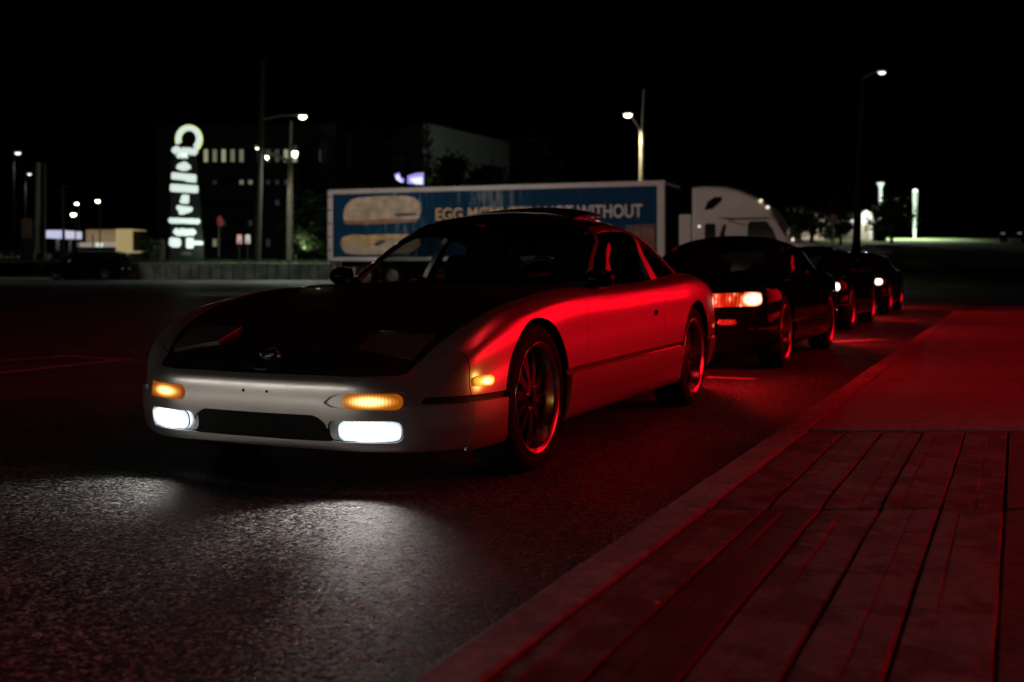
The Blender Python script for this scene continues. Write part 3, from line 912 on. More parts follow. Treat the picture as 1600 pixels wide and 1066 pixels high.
        em = MB().lathe([(.030 + .004 * math.cos(q * math.pi / 4), .004 * math.sin(q * math.pi / 4)) for q in range(8)], 28, 'z', closed=True).box((0, 0, 0), (.012, .095, .007))
        em.build('emblem', CHROME, root, True, loc=(.738, 0, .5235)).rotation_euler = (0, math.radians(38), 0)
        for sy in (-.055, .055): MB().lathe([(0, .002), (.006, .002), (.007, -.004)], 10, 'x', (.833, sy, .385)).build('plate_bolt', UNDER, root)
    # mirrors
    for sgn in (-1, 1):
        e = MB().ell((0, 0, 0), (.056, .076, .05), 18, 12)
        e.v = [(max(p[0], -.025) if p[0] < 0 else p[0], p[1], p[2]) for p in e.v]
        mo = e.build('door_mirror', BLACKP, root, True, loc=(-.83, .805, .805) if sgn > 0 else (-.98, -.785, .812)); mo.rotation_euler = (0, 0, sgn * .25)
        MB().prism(rrect(.145, .085, .03), -.001, .001, lambda a, b, h: (-.0265 + h, a, b)).build('mirror_glass', CHROME, mo)
        MB().tube([(.0, -sgn * .06, -.02), (.01, -sgn * .15, -.045)], .022, 10).build('mirror_arm', TRIM, mo, True)
    # wheel wells and wheels
    for xw in XW:
        for sgn in (-1, 1):
            w = MB(); v = []; f = []
            n = 20
            for k in range(n + 1):
                a = math.pi * k / n - .25 + .5 * k / n - .0
                a = -.3 + (math.pi + .6) * k / n
                for yy in (.825, .52): v.append((xw + .335 * math.cos(a), sgn * yy, ZW + .335 * math.sin(a)))
            for k in range(n): f.append((2 * k, 2 * k + 1, 2 * k + 3, 2 * k + 2))
            w.add(v, f); w.box((xw, sgn * .52, ZW + .06), (.66, .01, .52))
            w.build('wheel_well', UNDER, root)
    MB().box((-1.5, 0, .185), (3.7, 1.2, .05)).box((-1.25, 0, .23), (1.75, 1.52, .05)).build('floor_pan', UNDER, root)

def place(root, O, ang=24.3):
    th = math.radians(ang)
    root.location = (O[0], O[1], 0)
    root.rotation_euler = (0, 0, -(math.pi / 2 + th))

def lamp_mat(name, col, es, base=None):
    return mat(name, base or col, 0.25, emit=col, es=es, coat=0.5)

def spot(name, parent, loc, target, energy, col, size=60, blend=.6, radius=.05):
    l = bpy.data.lights.new(name, 'SPOT'); l.energy = energy; l.color = col; l.spot_size = math.radians(size); l.spot_blend = blend; l.shadow_soft_size = radius
    o = bpy.data.objects.new(name, l); COL.objects.link(o); o.parent = parent; o.location = loc
    o.rotation_euler = (Vector(target) - Vector(loc)).to_track_quat('-Z', 'Y').to_euler()
    return o
def point(name, parent, loc, energy, col, radius=.1):
    l = bpy.data.lights.new(name, 'POINT'); l.energy = energy; l.color = col; l.shadow_soft_size = radius
    o = bpy.data.objects.new(name, l); COL.objects.link(o); o.parent = parent; o.location = loc
    return o
def down(name, parent, loc, energy, col, radius=.2, size=125, dy=-.30):
    loc = Vector(loc)
    return spot(name, parent, loc, loc + Vector((0, dy, -1)), energy, col, size, .9, radius)
def area(name, parent, loc, target, energy, col, sx, sy, spread=180):
    l = bpy.data.lights.new(name, 'AREA'); l.shape = 'RECTANGLE'; l.size = sx; l.size_y = sy; l.energy = energy; l.color = col; l.spread = math.radians(spread)
    o = bpy.data.objects.new(name, l); COL.objects.link(o); o.parent = parent; o.location = loc
    o.rotation_euler = (Vector(target) - Vector(loc)).to_track_quat('-Z', 'Z').to_euler()
    return o

def lens_mat(name, col, es, hot, scale=15):
    m = lamp_mat(name, col, es, (.3, .2, .15)); nt = m.node_tree; b = nt.nodes['Principled BSDF']
    tc = nt.nodes.new('ShaderNodeTexCoord'); v = nt.nodes.new('ShaderNodeTexVoronoi'); v.inputs['Scale'].default_value = scale
    w = nt.nodes.new('ShaderNodeTexWave'); w.inputs['Scale'].default_value = 12; w.bands_direction = 'Y'; w.inputs['Distortion'].default_value = 1.5
    cr = nt.nodes.new('ShaderNodeValToRGB'); e = cr.color_ramp.elements
    e[0].position = .12; e[0].color = (*hot, 1); e[1].position = .75; e[1].color = (col[0] * .12, col[1] * .05, col[2] * .05, 1)
    e2 = e.new(.38); e2.color = (col[0] * .7, col[1] * .6, col[2] * .6, 1)
    ad = nt.nodes.new('ShaderNodeMath'); ad.operation = 'MULTIPLY_ADD'; ad.inputs[1].default_value = .3
    nt.links.new(tc.outputs['Object'], v.inputs['Vector']); nt.links.new(tc.outputs['Object'], w.inputs['Vector'])
    nt.links.new(w.outputs['Fac'], ad.inputs[0]); nt.links.new(v.outputs['Distance'], ad.inputs[2])
    nt.links.new(ad.outputs[0], cr.inputs[0]); nt.links.new(cr.outputs[0], b.inputs['Emission Color'])
    return m

def glow_lens(name, centre, radii, stops, axis='y', ribs=0):
    """a lit lens: bulb hot spot fading to the coloured rim (object space, both sides of the car)"""
    m = lamp_mat(name, stops[1][1], 1.0, stops[-1][1]); nt = m.node_tree; b = nt.nodes['Principled BSDF']; N, K = nt.nodes.new, nt.links.new
    tc = N('ShaderNodeTexCoord'); ab = N('ShaderNodeVectorMath'); ab.operation = 'ABSOLUTE'; K(tc.outputs['Object'], ab.inputs[0])
    su = N('ShaderNodeVectorMath'); su.operation = 'SUBTRACT'; K(ab.outputs[0], su.inputs[0]); su.inputs[1].default_value = centre
    mu = N('ShaderNodeVectorMath'); mu.operation = 'MULTIPLY'; K(su.outputs[0], mu.inputs[0]); mu.inputs[1].default_value = tuple(1 / r if r else 0 for r in radii)
    ln = N('ShaderNodeVectorMath'); ln.operation = 'LENGTH'; K(mu.outputs[0], ln.inputs[0])
    src = ln.outputs['Value']
    if ribs:
        w = N('ShaderNodeTexWave'); w.bands_direction = axis.upper(); w.inputs['Scale'].default_value = ribs; K(tc.outputs['Object'], w.inputs['Vector'])
        ma = N('ShaderNodeMath'); ma.operation = 'MULTIPLY_ADD'; K(w.outputs['Fac'], ma.inputs[0]); ma.inputs[1].default_value = .09; K(src, ma.inputs[2]); src = ma.outputs[0]
    cr = N('ShaderNodeValToRGB'); e = cr.color_ramp.elements
    e[0].position, e[0].color = stops[0][0], (*[c * stops[0][2] / 10 for c in stops[0][1]], 1)
    e[1].position, e[1].color = stops[-1][0], (*[c * stops[-1][2] / 10 for c in stops[-1][1]], 1)
    for p, c, k in stops[1:-1]: e.new(p).color = (*[x * k / 10 for x in c], 1)
    K(src, cr.inputs[0]); K(cr.outputs[0], b.inputs['Emission Color']); b.inputs['Emission Strength'].default_value = 10
    return m

FOGC = (1.0, 0.99, 0.96)
AMB = ((.35, (1, .80, .38), 1.7), (.62, (1, .62, .14), 1.1), (.80, (1, .34, .03), .62), (1.0, (.85, .20, .015), .30))
L_HERO = dict(amber=glow_lens('amber_signal_lens', (0, .482, .360), (0, .112, .031), AMB, 'y', 26),
              fog=glow_lens('fog_lens', (0, .474, .247), (0, .122, .044), ((.3, FOGC, 9.5), (.62, FOGC, 5.0), (.85, (.93, .97, 1), 3.0), (1.1, (.75, .88, 1), 1.1)), 'y', 20),
              marker=glow_lens('marker_lens', (.465, 0, .424), (.072, 0, .028), ((.22, (1, .86, .42), 2.2), (.5, (1, .70, .12), 1.2), (.75, (1, .48, .03), .7), (1.0, (.8, .3, .01), .30)), 'x', 20),
              tail=lamp_mat('tail_lens', (1, .01, .01), 2.5, (.3, .01, .01)), rear_marker=lamp_mat('rear_marker_lens', (1.0, .35, .05), .5, (.6, .2, .02)))
hero = thing('sports_coupe', 'silver two-door coupe with closed pop-up lamps and lit fog lamps beside the kerb', 'car')
car(hero, BODY, SILVER, L_HERO, True)
place(hero, (-0.6475, 5.0733))
PROTO = {}
for side in (-1, 1): PROTO[side] = make_wheel(hero, XW[0], side)
for side in (-1, 1):
    c = copy_tree(PROTO[side], hero); c.location = (XW[1], .835 * side, ZW)
for sy in (-1, 1):
    spot('fog_beam', hero, (.775, .47 * sy, .247), (1.16, .55 * sy, -.08), (46 if sy > 0 else 19), (1, .95, .87), (96 if sy > 0 else 108), .9, .045)
    point('tail_light', hero, (-3.50, .60 * sy, .655), 70, (1, .006, .012), .06)
point('marker_light', hero, (.478, .90, .425), .12, (1, .55, .1), .02)

# ---- the dark cars queued behind it
BODY2 = stretch_nose(BODY)
queue = [('dark_saloon', 'black saloon with one orange-lit headlamp standing behind the silver coupe', (1.60, 9.98), dict(h=((1, .20, .04), .9), c=((1, .76, .46), 3.2), i=((1, .08, .02), .6)), 24.3),  # orange headlamp and red indicator emission paint in reflected tail light
         ('dark_saloon', 'black low car with white headlamp on, third in the kerbside row', (3.92, 15.75), dict(h=((.9, 1, .93), 4.0), c=((.9, 1, .95), 7.0), i=((.2, .1, .03), .05)), 24.0),
         ('dark_saloon', 'dark car with warm headlamp and amber indicator at the far end of the row', (6.25, 21.1), dict(h=((1, .12, .04), .5), c=((1, .86, .66), 6.0), i=((1, .5, .1), 2.5)), 23.5)]
for k, (nm, lab, O, lm, ang) in enumerate(queue):
    r = thing(nm, lab, 'car', group='dark cars queued along the kerb')
    lm = dict(head=lens_mat('headlamp_glow', lm['h'][0], lm['h'][1], lm['c'][0]), corner=glow_lens('corner_glow', (0, .685, .602), (0, .085, .065), ((.35, tuple(min(1, c * .3 + .7) for c in lm['c'][0]), lm['c'][1]), (.65, lm['c'][0], lm['c'][1] * .5), (.9, tuple(c * f for c, f in zip(lm['c'][0], (1, .6, .35))), .8), (1.2, tuple(c * f for c, f in zip(lm['c'][0], (1, .35, .15))), .35))), ind=lens_mat('indicator_glow', lm['i'][0], lm['i'][1], lm['i'][0], 40),
              tail=L_HERO['tail'])
    car(r, BODY2, BLACKP, lm, False, 6, 5)
    for i, xw in enumerate(XW):
        for side in (-1, 1):
            c = copy_tree(PROTO[side], r); c.location = (xw, .835 * side, ZW)
    for sy in (-1, 1): point('tail_light', r, (-3.50, .60 * sy, .655), 70, (1, .006, .012), .06)
    place(r, O, ang)

# ------------------------------------------------------------------ added red glow panels out of the frame, lighting the coupe
WALLM = mat('dark_render_wall', (0.06, 0.055, 0.055), 0.9, var=0.2, vscale=2)
REDN = lamp_mat('red_glow', (1.0, .002, .012), 2.5)
PINKN = lamp_mat('pale_neon', (1.0, .45, .35), 5.0)
FA0, FA1 = Vector((16.1, 24.2, 0)), Vector((34.0, 10.1, 0))
fdir = (FA1 - FA0).normalized()
shop = thing('red_light_wall', 'added unseen wall with a big red glowing panel that lights the coupe', 'building', FA0, math.atan2(fdir.y, fdir.x))  # invented stand-in for the unseen source of the red light
FL = (FA1 - FA0).length
MB().box((FL / 2, 2.3, 7.2), (FL, 4.4, 14.4)).build('wall', WALLM, shop)
MB().prism(rrect(FL - .6, 12.0, .2), 0, .08, lambda a, b, h: (FL / 2 + a, .02 - h, 6.9 + b)).build('red_glow_panel', REDN, shop)

hs_ = thing('hanging_glow', 'added unseen red glow box on a mast arm above the pavement', 'sign', KP(3.2, 4.0, Z0))  # unseen glow box added to redden the front fender
hp_ = Vector((1.75, 5.3, 5.0)); lo_ = hp_ - Vector(hs_.location)
MB().tube([(0, 0, 0), (0, 0, lo_.z + .6), tuple(lo_ + Vector((0, 0, .6))), ], .05, 10).build('mast', MATTE, hs_, True)
sg_ = MB().box((0, 0, 0), (2.1, .9, .12)).build('glow_box', MATTE, hs_, loc=tuple(lo_), bevel=.02)
sg_.rotation_euler = Vector((.44, .29, .83)).to_track_quat('Z', 'Y').to_euler()
MB().prism(rrect(2.0, .8, .12), -.075, -.064, lambda a, b, h: (a, b, h)).build('lit_face', lamp_mat('red_glow_face', (1.0, .02, .03), 2.2), sg_)

bs_ = thing('board_glow', 'added unseen red glow board on two posts directly right of the silver coupe', 'sign', (9.2, 4.4, 0))  # unseen board added to redden the front corner of the coupe
for yy in (-1.7, 1.7): MB().tube([(.15, yy, 0), (.15, yy, 4.4)], .06, 10).build('post', MATTE, bs_, True)
MB().box((.05, 0, 2.7), (.14, 4.2, 3.4)).build('glow_box', MATTE, bs_, bevel=.02)
MB().prism(rrect(4.0, 3.2, .15), -.04, -.03, lambda a, b, h: (h, a, 2.7 + b)).build('lit_face', lamp_mat('red_glow_board', (1.0, .006, .014), 3.2), bs_)

# ------------------------------------------------------------------ the articulated lorry
TWHITE = mat('lorry_white_paint', (0.62, 0.60, 0.58), 0.4, coat=.4, var=.12, vscale=.8)
ALU = mat('trailer_aluminium', (0.6, 0.59, 0.57), 0.4, .6, var=.15, vscale=1.5)
DARKW = mat('cab_window', (0.004, 0.004, 0.005), 0.12, coat=1)
def trailer_print():
    m = bpy.data.materials.new('blue_print'); m.use_nodes = True
    nt = m.node_tree; N, K = nt.nodes.new, nt.links.new
    b = nt.nodes['Principled BSDF']; b.inputs['Roughness'].default_value = .7; b.inputs['Specular IOR Level'].default_value = .15
    tc = N('ShaderNodeTexCoord'); mp = N('ShaderNodeMapping'); mp.inputs['Scale'].default_value = (1, 1, .14)
    K(tc.outputs['Object'], mp.inputs[0])
    n = N('ShaderNodeTexNoise'); n.inputs['Scale'].default_value = 4.6; n.inputs['Detail'].default_value = 7; n.inputs['Roughness'].default_value = .7
    n2 = N('ShaderNodeTexNoise'); n2.inputs['Scale'].default_value = .45; n2.inputs['Detail'].default_value = 2
    K(mp.outputs[0], n.inputs['Vector']); K(tc.outputs['Object'], n2.inputs['Vector'])
    # milky splash band in the middle of the print
    sx = N('ShaderNodeSeparateXYZ'); K(tc.outputs['Object'], sx.inputs[0])
    def bandn(c, w):
        s = N('ShaderNodeMath'); s.operation = 'SUBTRACT'; K(sx.outputs[0], s.inputs[0]); s.inputs[1].default_value = c
        a = N('ShaderNodeMath'); a.operation = 'ABSOLUTE'; K(s.outputs[0], a.inputs[0])
        r = N('ShaderNodeMapRange'); r.inputs['From Min'].default_value = w; r.inputs['From Max'].default_value = 0; r.inputs['To Min'].default_value = 0; r.inputs['To Max'].default_value = 1
        K(a.outputs[0], r.inputs['Value']); return r.outputs[0]
    b1 = bandn(7.4, 2.4); b2 = bandn(3.4, 2.4)
    mxx = N('ShaderNodeMath'); mxx.operation = 'MAXIMUM'; K(b1, mxx.inputs[0])
    h2 = N('ShaderNodeMath'); h2.operation = 'MULTIPLY'; K(b2, h2.inputs[0]); h2.inputs[1].default_value = .75
    K(h2.outputs[0], mxx.inputs[1])
    ad = N('ShaderNodeMath'); ad.operation = 'MULTIPLY_ADD'; K(mxx.outputs[0], ad.inputs[0]); ad.inputs[1].default_value = .26; K(n.outputs['Fac'], ad.inputs[2])
    cr = N('ShaderNodeValToRGB'); e = cr.color_ramp.elements
    e[0].position = .57; e[0].color = (.002, .045, .12, 1); e[1].position = .84; e[1].color = (.36, .39, .41, 1)
    cr.color_ramp.elements.new(.68).color = (.008, .08, .17, 1)
    K(ad.outputs[0], cr.inputs[0]); K(cr.outputs[0], b.inputs['Base Color'])
    return m
PRINT = trailer_print()
BUN = mat('print_bun', (.66, .53, .38), .4, var=.35, vscale=2.0)
BUN2 = mat('print_bun_edge', (.42, .20, .10), .4, var=.3, vscale=3)
EGGC = mat('print_filling', (.62, .45, .19), .4, var=.45, vscale=2.6)
CREAM = mat('print_cream', (.58, .47, .36), .4, var=.3, vscale=2.2)
SLATE = mat('print_shadow', (.07, .06, .05), .5)
YEL = mat('print_yellow', (.72, .43, .13), .4)
PNK = mat('print_white', (.74, .66, .64), .4)
PURP = mat('print_purple', (.12, .045, .05), .4, var=.3, vscale=2)
ORNG = mat('print_orange', (.22, .08, .04), .4, var=.4, vscale=2)
ta, tb = Vector((-7.63, 46.5, 0)), Vector((5.68, 41.4, 0))
td = (tb - ta).normalized(); TL = (tb - ta).length
trang = math.atan2(td.y, td.x)
tr = thing('box_trailer', 'long white box trailer with blue printed side showing a breakfast bun', 'trailer', ta, trang)
# local: x along the trailer, y away from the camera, z up
DP = 2.6
ZB, ZT = 1.13, 4.08
MB().box((TL / 2, DP / 2, (ZB + ZT) / 2), (TL - .06, DP - .08, ZT - ZB - .1)).build('box', ALU, tr)
MB().prism([(.28, ZB + .16), (TL - .30, ZB + .16), (TL - .30, ZT - .20), (.28, ZT - .20)], 0, .03, lambda a, b, h: (a, h - .001, b)).build('side_panel', PRINT, tr)
MB().box((TL + .004 - .02, DP / 2, (ZB + ZT) / 2), (.03, DP - .16, ZT - ZB - .3)).build('front_bulkhead', MATTE, tr)
MB().box((TL / 2, -.02, ZT - .10), (TL, .10, .20)).build('top_rail', TWHITE, tr, bevel=.02)
MB().box((TL / 2, -.02, ZB + .07), (TL, .09, .16)).build('bottom_rail', ALU, tr, bevel=.015)
MB().box((.13, -.025, (ZB + ZT) / 2 - .01), (.26, .12, ZT - ZB - .05)).build('corner_post', ALU, tr, bevel=.03)
MB().box((TL - .16, -.025, (ZB + ZT) / 2 - .01), (.30, .12, ZT - ZB - .05)).build('corner_post', TWHITE, tr, bevel=.03)
for k in range(5): MB().box((.13, -.09, ZB + .45 + k * .55), (.18, .02, .05)).build('door_hinge', TRIM, tr)
MB().box((.03, DP / 2, ZB - .02), (.06, DP, .12)).box((.05, .5, .72), (.08, .08, .75)).box((.05, DP - .5, .72), (.08, .08, .75)).box((.05, DP / 2, .42), (.1, DP - .2, .12)).build('rear_bumper_bar', ALU, tr)
MB().box((TL / 2, DP / 2, 1.0), (TL - .4, 1.1, .25)).build('chassis_frame', UNDER, tr)
for xw in (1.7, 2.95):
    for yy in (.18, DP - .18):
        w = MB().lathe([(.28, -.14), (.46, -.15), (.51, -.1), (.51, .1), (.46, .15), (.28, .14)], 28, 'y', (0, 0, 0), True)
        o = w.build('wheel', RUBBER, tr, True, loc=(xw, yy, .51)); MB().lathe([(0, -.05), (.1, -.1), (.2, -.06), (.285, -.13)], 24, 'y').build('rim', ALU, o, True)
MB().box((TL - 3.2, .35, .6), (.12, .12, 1.0)).box((TL - 3.2, DP - .35, .6), (.12, .12, 1.0)).build('landing_leg', UNDER, tr)
def flat(name, pts, m, par, y=-.006, th=.004):
    o = MB().prism(pts, 0, th, lambda a, b, h: (a, y - h, b)).build(name, m, par); return o
def blob(cx, cz, w, h, r, wob=0.0, seed=1, lean=0.0):
    rr = random.Random(seed); return [(cx + p[0] + rr.uniform(-wob, wob) + lean * p[1], cz + p[1] + rr.uniform(-wob, wob)) for p in rrect(w, h, r, 7)]
def TS(px, py):
    """trailer side coordinates of a spot in the photograph"""
    a_ = (px - HX) / FPX
    t = (a_ * ta.y - ta.x) / (td.x - a_ * td.y)
    Y = ta.y + td.y * t
    return (t, HC - (py - HY) * Y / FPX)
c0 = TS(537, 350); c1 = TS(657, 309)
flat('printed_bun', [TS(*q) for q in ((537, 344), (537, 333), (540, 322), (548, 313), (560, 309), (585, 307), (610, 306), (635, 306), (648, 309), (656, 317), (658, 330), (655, 341), (640, 343), (600, 342), (560, 345))][::-1], BUN, tr)
flat('printed_bun_edge', [TS(*q) for q in ((537, 344), (560, 345), (600, 342), (640, 343), (654, 341), (650, 347), (610, 349), (570, 351), (540, 350))][::-1], BUN2, tr, -.008)
flat('printed_shadow', [TS(*q) for q in ((617, 335), (625, 333), (650, 333), (652, 336), (635, 338), (618, 338))][::-1], SLATE, tr, -.012)
flat('printed_filling', [TS(*q) for q in ((532, 380), (535, 371), (545, 368), (556, 366), (570, 368), (600, 366), (640, 366), (655, 372), (657, 384), (640, 396), (600, 398), (560, 398), (540, 396), (534, 388))][::-1], EGGC, tr)
flat('printed_cream', [TS(*q) for q in ((538, 384), (548, 376), (562, 378), (572, 388), (590, 378), (612, 372), (640, 374), (656, 384), (640, 396), (600, 398), (560, 398), (541, 396))][::-1], CREAM, tr, -.008)
flat('printed_shadow', [TS(*q) for q in ((583, 382), (592, 376), (604, 374), (600, 380), (590, 385))][::-1], SLATE, tr, -.014)
flat('printed_picture', [TS(*q) for q in ((978, 352), (1024, 350), (1024, 402), (978, 403))][::-1], PURP, tr)
for q in (992, 1004, 1013): flat('printed_fries', [TS(*p) for p in ((q, 356), (q + 4, 354), (q + 9, 362), (q + 8, 392), (q - 2, 392))][::-1], ORNG, tr, -.008)
def words(name, s, p0, p1, h, m, par, y=-.012):
    cu = bpy.data.curves.new(name, 'FONT'); cu.body = s; cu.size = 1; cu.offset = .018; cu.extrude = .004
    o = bpy.data.objects.new(name, cu); COL.objects.link(o)
    bpy.context.view_layer.update()
    w = o.dimensions.x; hh = o.dimensions.y
    me = bpy.data.meshes.new_from_object(o.evaluated_get(bpy.context.evaluated_depsgraph_get()))
    bpy.data.objects.remove(o, do_unlink=True)
    x0 = min(v.co.x for v in me.vertices); y0 = min(v.co.y for v in me.vertices)
    sx = (p1 - p0[0]) / w; sz = h / hh
    me.transform(Matrix.Translation((p0[0], y, p0[1])) @ Matrix.Rotation(math.pi / 2, 4, 'X') @ Matrix.Diagonal((sx, sz, 1, 1)) @ Matrix.Translation((-x0, -y0, 0)))
    return link(name, me, m, par)
a0 = TS(681, 345); words('lettering', 'EGG MCMUFFIN', (a0[0], a0[1]), TS(843, 340)[0], .50, YEL, tr)
a0 = TS(851, 342); words('lettering', 'NOT WITHOUT', (a0[0], TS(681, 345)[1]), TS(1004, 338)[0], .50, PNK, tr)

# tractor unit
tc_ = thing('lorry_tractor', 'white lorry cab with tall sleeper roof pulling the printed trailer', 'lorry', tb + td * .95, trang)
PROF = [(0, 1.05), (0, 3.80), (.5, 3.84), (1.22, 3.80), (1.75, 3.66), (2.25, 3.44), (2.81, 3.02), (3.08, 2.64), (3.50, 1.92), (4.2, 1.72), (4.8, 1.46), (5.15, 1.2), (5.2, .62), (4.6, .55), (3.9, .95), (3.2, .62), (.4, .62)]
cb = MB(); n_ = len(PROF)
for yy, ins in ((0.0, .10), (.14, .0), (2.3, .0), (2.44, .10)):
    for (x, z) in PROF: cb.v.append((x + (ins if x < .1 else -ins * .6 if x > 2 else 0), yy, z - (ins if z > 1.4 else 0)))
for l in range(3):
    for i in range(n_): cb.f.append((l * n_ + i, l * n_ + (i + 1) % n_, (l + 1) * n_ + (i + 1) % n_, (l + 1) * n_ + i))
cb.f.append(tuple(range(n_))[::-1]); cb.f.append(tuple(range(3 * n_, 4 * n_)))
cb.f = [q[::-1] for q in cb.f]
cb.build('cab', TWHITE, tc_, True, bevel=.04, angle=35)
def cabwin(name, pts, y=-.012, m=None): return MB().prism(pts, 0, .02, lambda a, b, h: (a, y + h, b)).build(name, m or DARKW, tc_)
cabwin('upper_window', [(.48, 2.95), (.60, 3.25), (.85, 3.42), (1.15, 3.42), (1.12, 3.27), (.78, 2.98)])
cabwin('sleeper_window', [(.50, 1.9), (.50, 2.40), (.56, 2.46), (.84, 2.46), (.90, 2.40), (.90, 1.9)])
cabwin('door_window', [(2.05, 1.62), (2.05, 2.42), (2.16, 2.52), (2.72, 2.52), (2.95, 2.22), (3.18, 1.62)])
cabwin('windscreen', [(3.06, 2.45), (3.16, 2.47), (3.44, 1.98), (3.36, 1.96), (3.22, 2.12)], .05)
cabwin('trim_line', [(.9, 2.68), (1.6, 2.64), (2.75, 2.66), (3.0, 2.60), (2.75, 2.60), (1.7, 2.58), (1.45, 2.56)], -.012, TRIM)
cabwin('trim_line', [(1.35, 2.55), (1.95, 2.42), (1.98, 2.37), (1.4, 2.50)], -.014, TRIM)
cabwin('grab_handle', [(1.08, 1.85), (1.04, 2.05), (1.18, 2.42), (1.30, 2.42), (1.22, 2.05), (1.30, 1.85)], -.014, UNDER)
for x, z in ((2.52, 3.26), (2.76, 3.02), (.3, 2.36), (3.62, 1.86)): MB().ell((x, .04, z), (.07, .07, .05)).build('marker_lamp', lamp_mat('cab_marker_glow', (1, .85, .6), 1.2), tc_, True)
MB().ell((3.55, -.22, 2.02), (.10, .12, .26), 12, 8).tube([(3.4, 0, 1.8), (3.5, -.2, 1.85)], .03, 6).build('door_mirror', ALU, tc_, True)
MB().box((-.55, 1.22, .9), (1.6, .9, .3)).build('chassis_frame', UNDER, tc_)
MB().box((-.28, .3, 2.25), (.46, .14, 1.15)).build('cab_fairing', TWHITE, tc_, bevel=.05)
for xw in (-.4, .9, 4.15):
    for yy in (.2, 2.24):
        w = MB().lathe([(.28, -.14), (.46, -.15), (.51, -.1), (.51, .1), (.46, .15), (.28, .14)], 28, 'y', (0, 0, 0), True)
        o = w.build('wheel', RUBBER, tc_, True, loc=(xw, yy, .51)); MB().lathe([(0, -.05), (.1, -.1), (.2, -.06), (.285, -.13)], 24, 'y').build('rim', ALU, o, True)

# ------------------------------------------------------------------ far side of the road: wall, lawn, hill
LAWN = mat('night_lawn', (0.035, 0.060, 0.014), 0.95, var=.4, vscale=.6, bump=.6, bscale=14)
STONE = mat('wall_stone', (0.30, 0.29, 0.25), 0.9, var=.45, vscale=1.6, bump=.7, bscale=9)
CAPM = mat('wall_cap_stone', (0.24, 0.24, 0.21), 0.9, var=.3, vscale=2)
YW = 77.0
def bank_z(X, Y):
    l = 1.16 + .022 * (Y - YW)
    r = .062 * max(0, min(Y, 104) - 46) + .012 * max(0, Y - 104)
    t = min(1, max(0, (X - 8) / 10))
    t = t * t * (3 - 2 * t)
    return (l if Y >= YW else .0) * (1 - t) + r * t
def sheet(name, xs, ys, zf, m, off=0.0):
    v = [(x, y, zf(x, y) + off) for y in ys for x in xs]; n = len(xs)
    f = [(j * n + i, j * n + i + 1, (j + 1) * n + i + 1, (j + 1) * n + i) for j in range(len(ys) - 1) for i in range(n - 1)]
    return tag(link(name, mesh(name, v, f, True), m), kind='structure')
sheet('lawn', [-140 + 6 * i for i in range(27)], [YW + .3 + 6 * k for k in range(34)], lambda x, y: bank_z(min(x, 8), y), LAWN)
sheet('grass_slope', [10 + 4 * i for i in range(40)], [46 + 4 * k for k in range(46)], lambda x, y: bank_z(max(x, 18), y) + .002, mat('lit_slope_grass', (0.055, 0.095, 0.022), 0.95, var=.4, vscale=.6, bump=.6, bscale=14))  # lamplight put into a brighter copy of the lawn colour
# grass tufts along the wall top
tb_ = MB(); r5 = random.Random(5)
for k in range(5200):
    x = r5.uniform(-40, 2); yy = YW + .4 + abs(r5.gauss(0, 6)); z = bank_z(x, yy)
    h = r5.uniform(.08, .26); a = r5.uniform(0, 6.28); w = .03
    tb_.add([(x - w * math.cos(a), yy - w * math.sin(a), z), (x + w * math.cos(a), yy + w * math.sin(a), z), (x + r5.uniform(-.08, .08), yy + r5.uniform(-.08, .08), z + h)], [(0, 1, 2)])
tag(tb_.build('lawn_grass', LAWN), kind='stuff', label='short green grass growing along the bank above the stone wall')
wall = thing('retaining_wall', 'low stained stone retaining wall holding back the lawn behind the road', 'wall', (-12, YW, 0))
r6 = random.Random(6)
x = -16.5
while x < 14:
    w = r6.uniform(.55, .95)
    MB().box((x + w / 2, r6.uniform(-.03, .03), .55), (w - .05, .34, 1.1 + r6.uniform(-.03, .03))).build('stone', STONE, wall, bevel=.03)
    x += w
MB().box((-1.2, .08, 1.12), (30.6, .50, .09)).build('coping', CAPM, wall, bevel=.02)
MB().box((-1.2, .14, .5), (30.4, .1, 1.0)).build('backing', UNDER, wall)
# verge kerb on the far side, left of the wall
MB().box((-52, 79, .08), (46, .4, .16)).build('kerb', CAPM)
tag(bpy.data.objects['kerb'], kind='structure')
sheet('grass_verge', [-75 + 5 * i for i in range(10)], [79.2 + 3 * k for k in range(6)], lambda x, y: .14 + .05 * (y - 79.2), LAWN)
# lit road on the hill to the right
HR = mat('hill_road_asphalt', (0.16, 0.16, 0.155), 0.85, var=.2, vscale=.3)
def hill_strip(name, pts, m, off): 
    return tag(link(name, mesh(name, [(x, y, bank_z(max(x, 18), y) + off) for x, y in pts], [tuple(range(len(pts)))]), m), kind='structure')
sheet('hill_road', [43 + 3 * i for i in range(7)], [95 + 3 * k for k in range(8)], lambda x, y: bank_z(30, y), HR, .03)

# ------------------------------------------------------------------ street lamps and poles
DWOOD = mat('dark_pole_wood', (0.05, 0.042, 0.034), 0.9, var=.3, vscale=3)
WOOD = mat('weathered_pole_wood', (0.13, 0.10, 0.075), 0.9, var=.3, vscale=3)
STEEL = mat('galvanised_steel', (0.30, 0.31, 0.30), 0.5, .6, var=.15)
CONC = mat('pole_concrete', (0.30, 0.30, 0.26), 0.85, var=.2)
LAMPW = lamp_mat('lamp_glass_warm', (1.0, .93, .66), 14)
LAMPC = lamp_mat('lamp_glass_cool', (.86, .95, 1.0), 2.2)
LAMPD = lamp_mat('lamp_glass_dim', (.9, .88, .70), 3.0)
LITCOL = lamp_mat('lit_column', (.84, 1.0, .94), .6)
def gz(X, Y):
    if Y >= YW and X < 10: return bank_z(X, Y) if X > -30 else .14 + .05 * max(0, Y - 79.2) if Y < 95 else bank_z(X, Y)
    return bank_z(X, Y) if X > 18 else 0.0
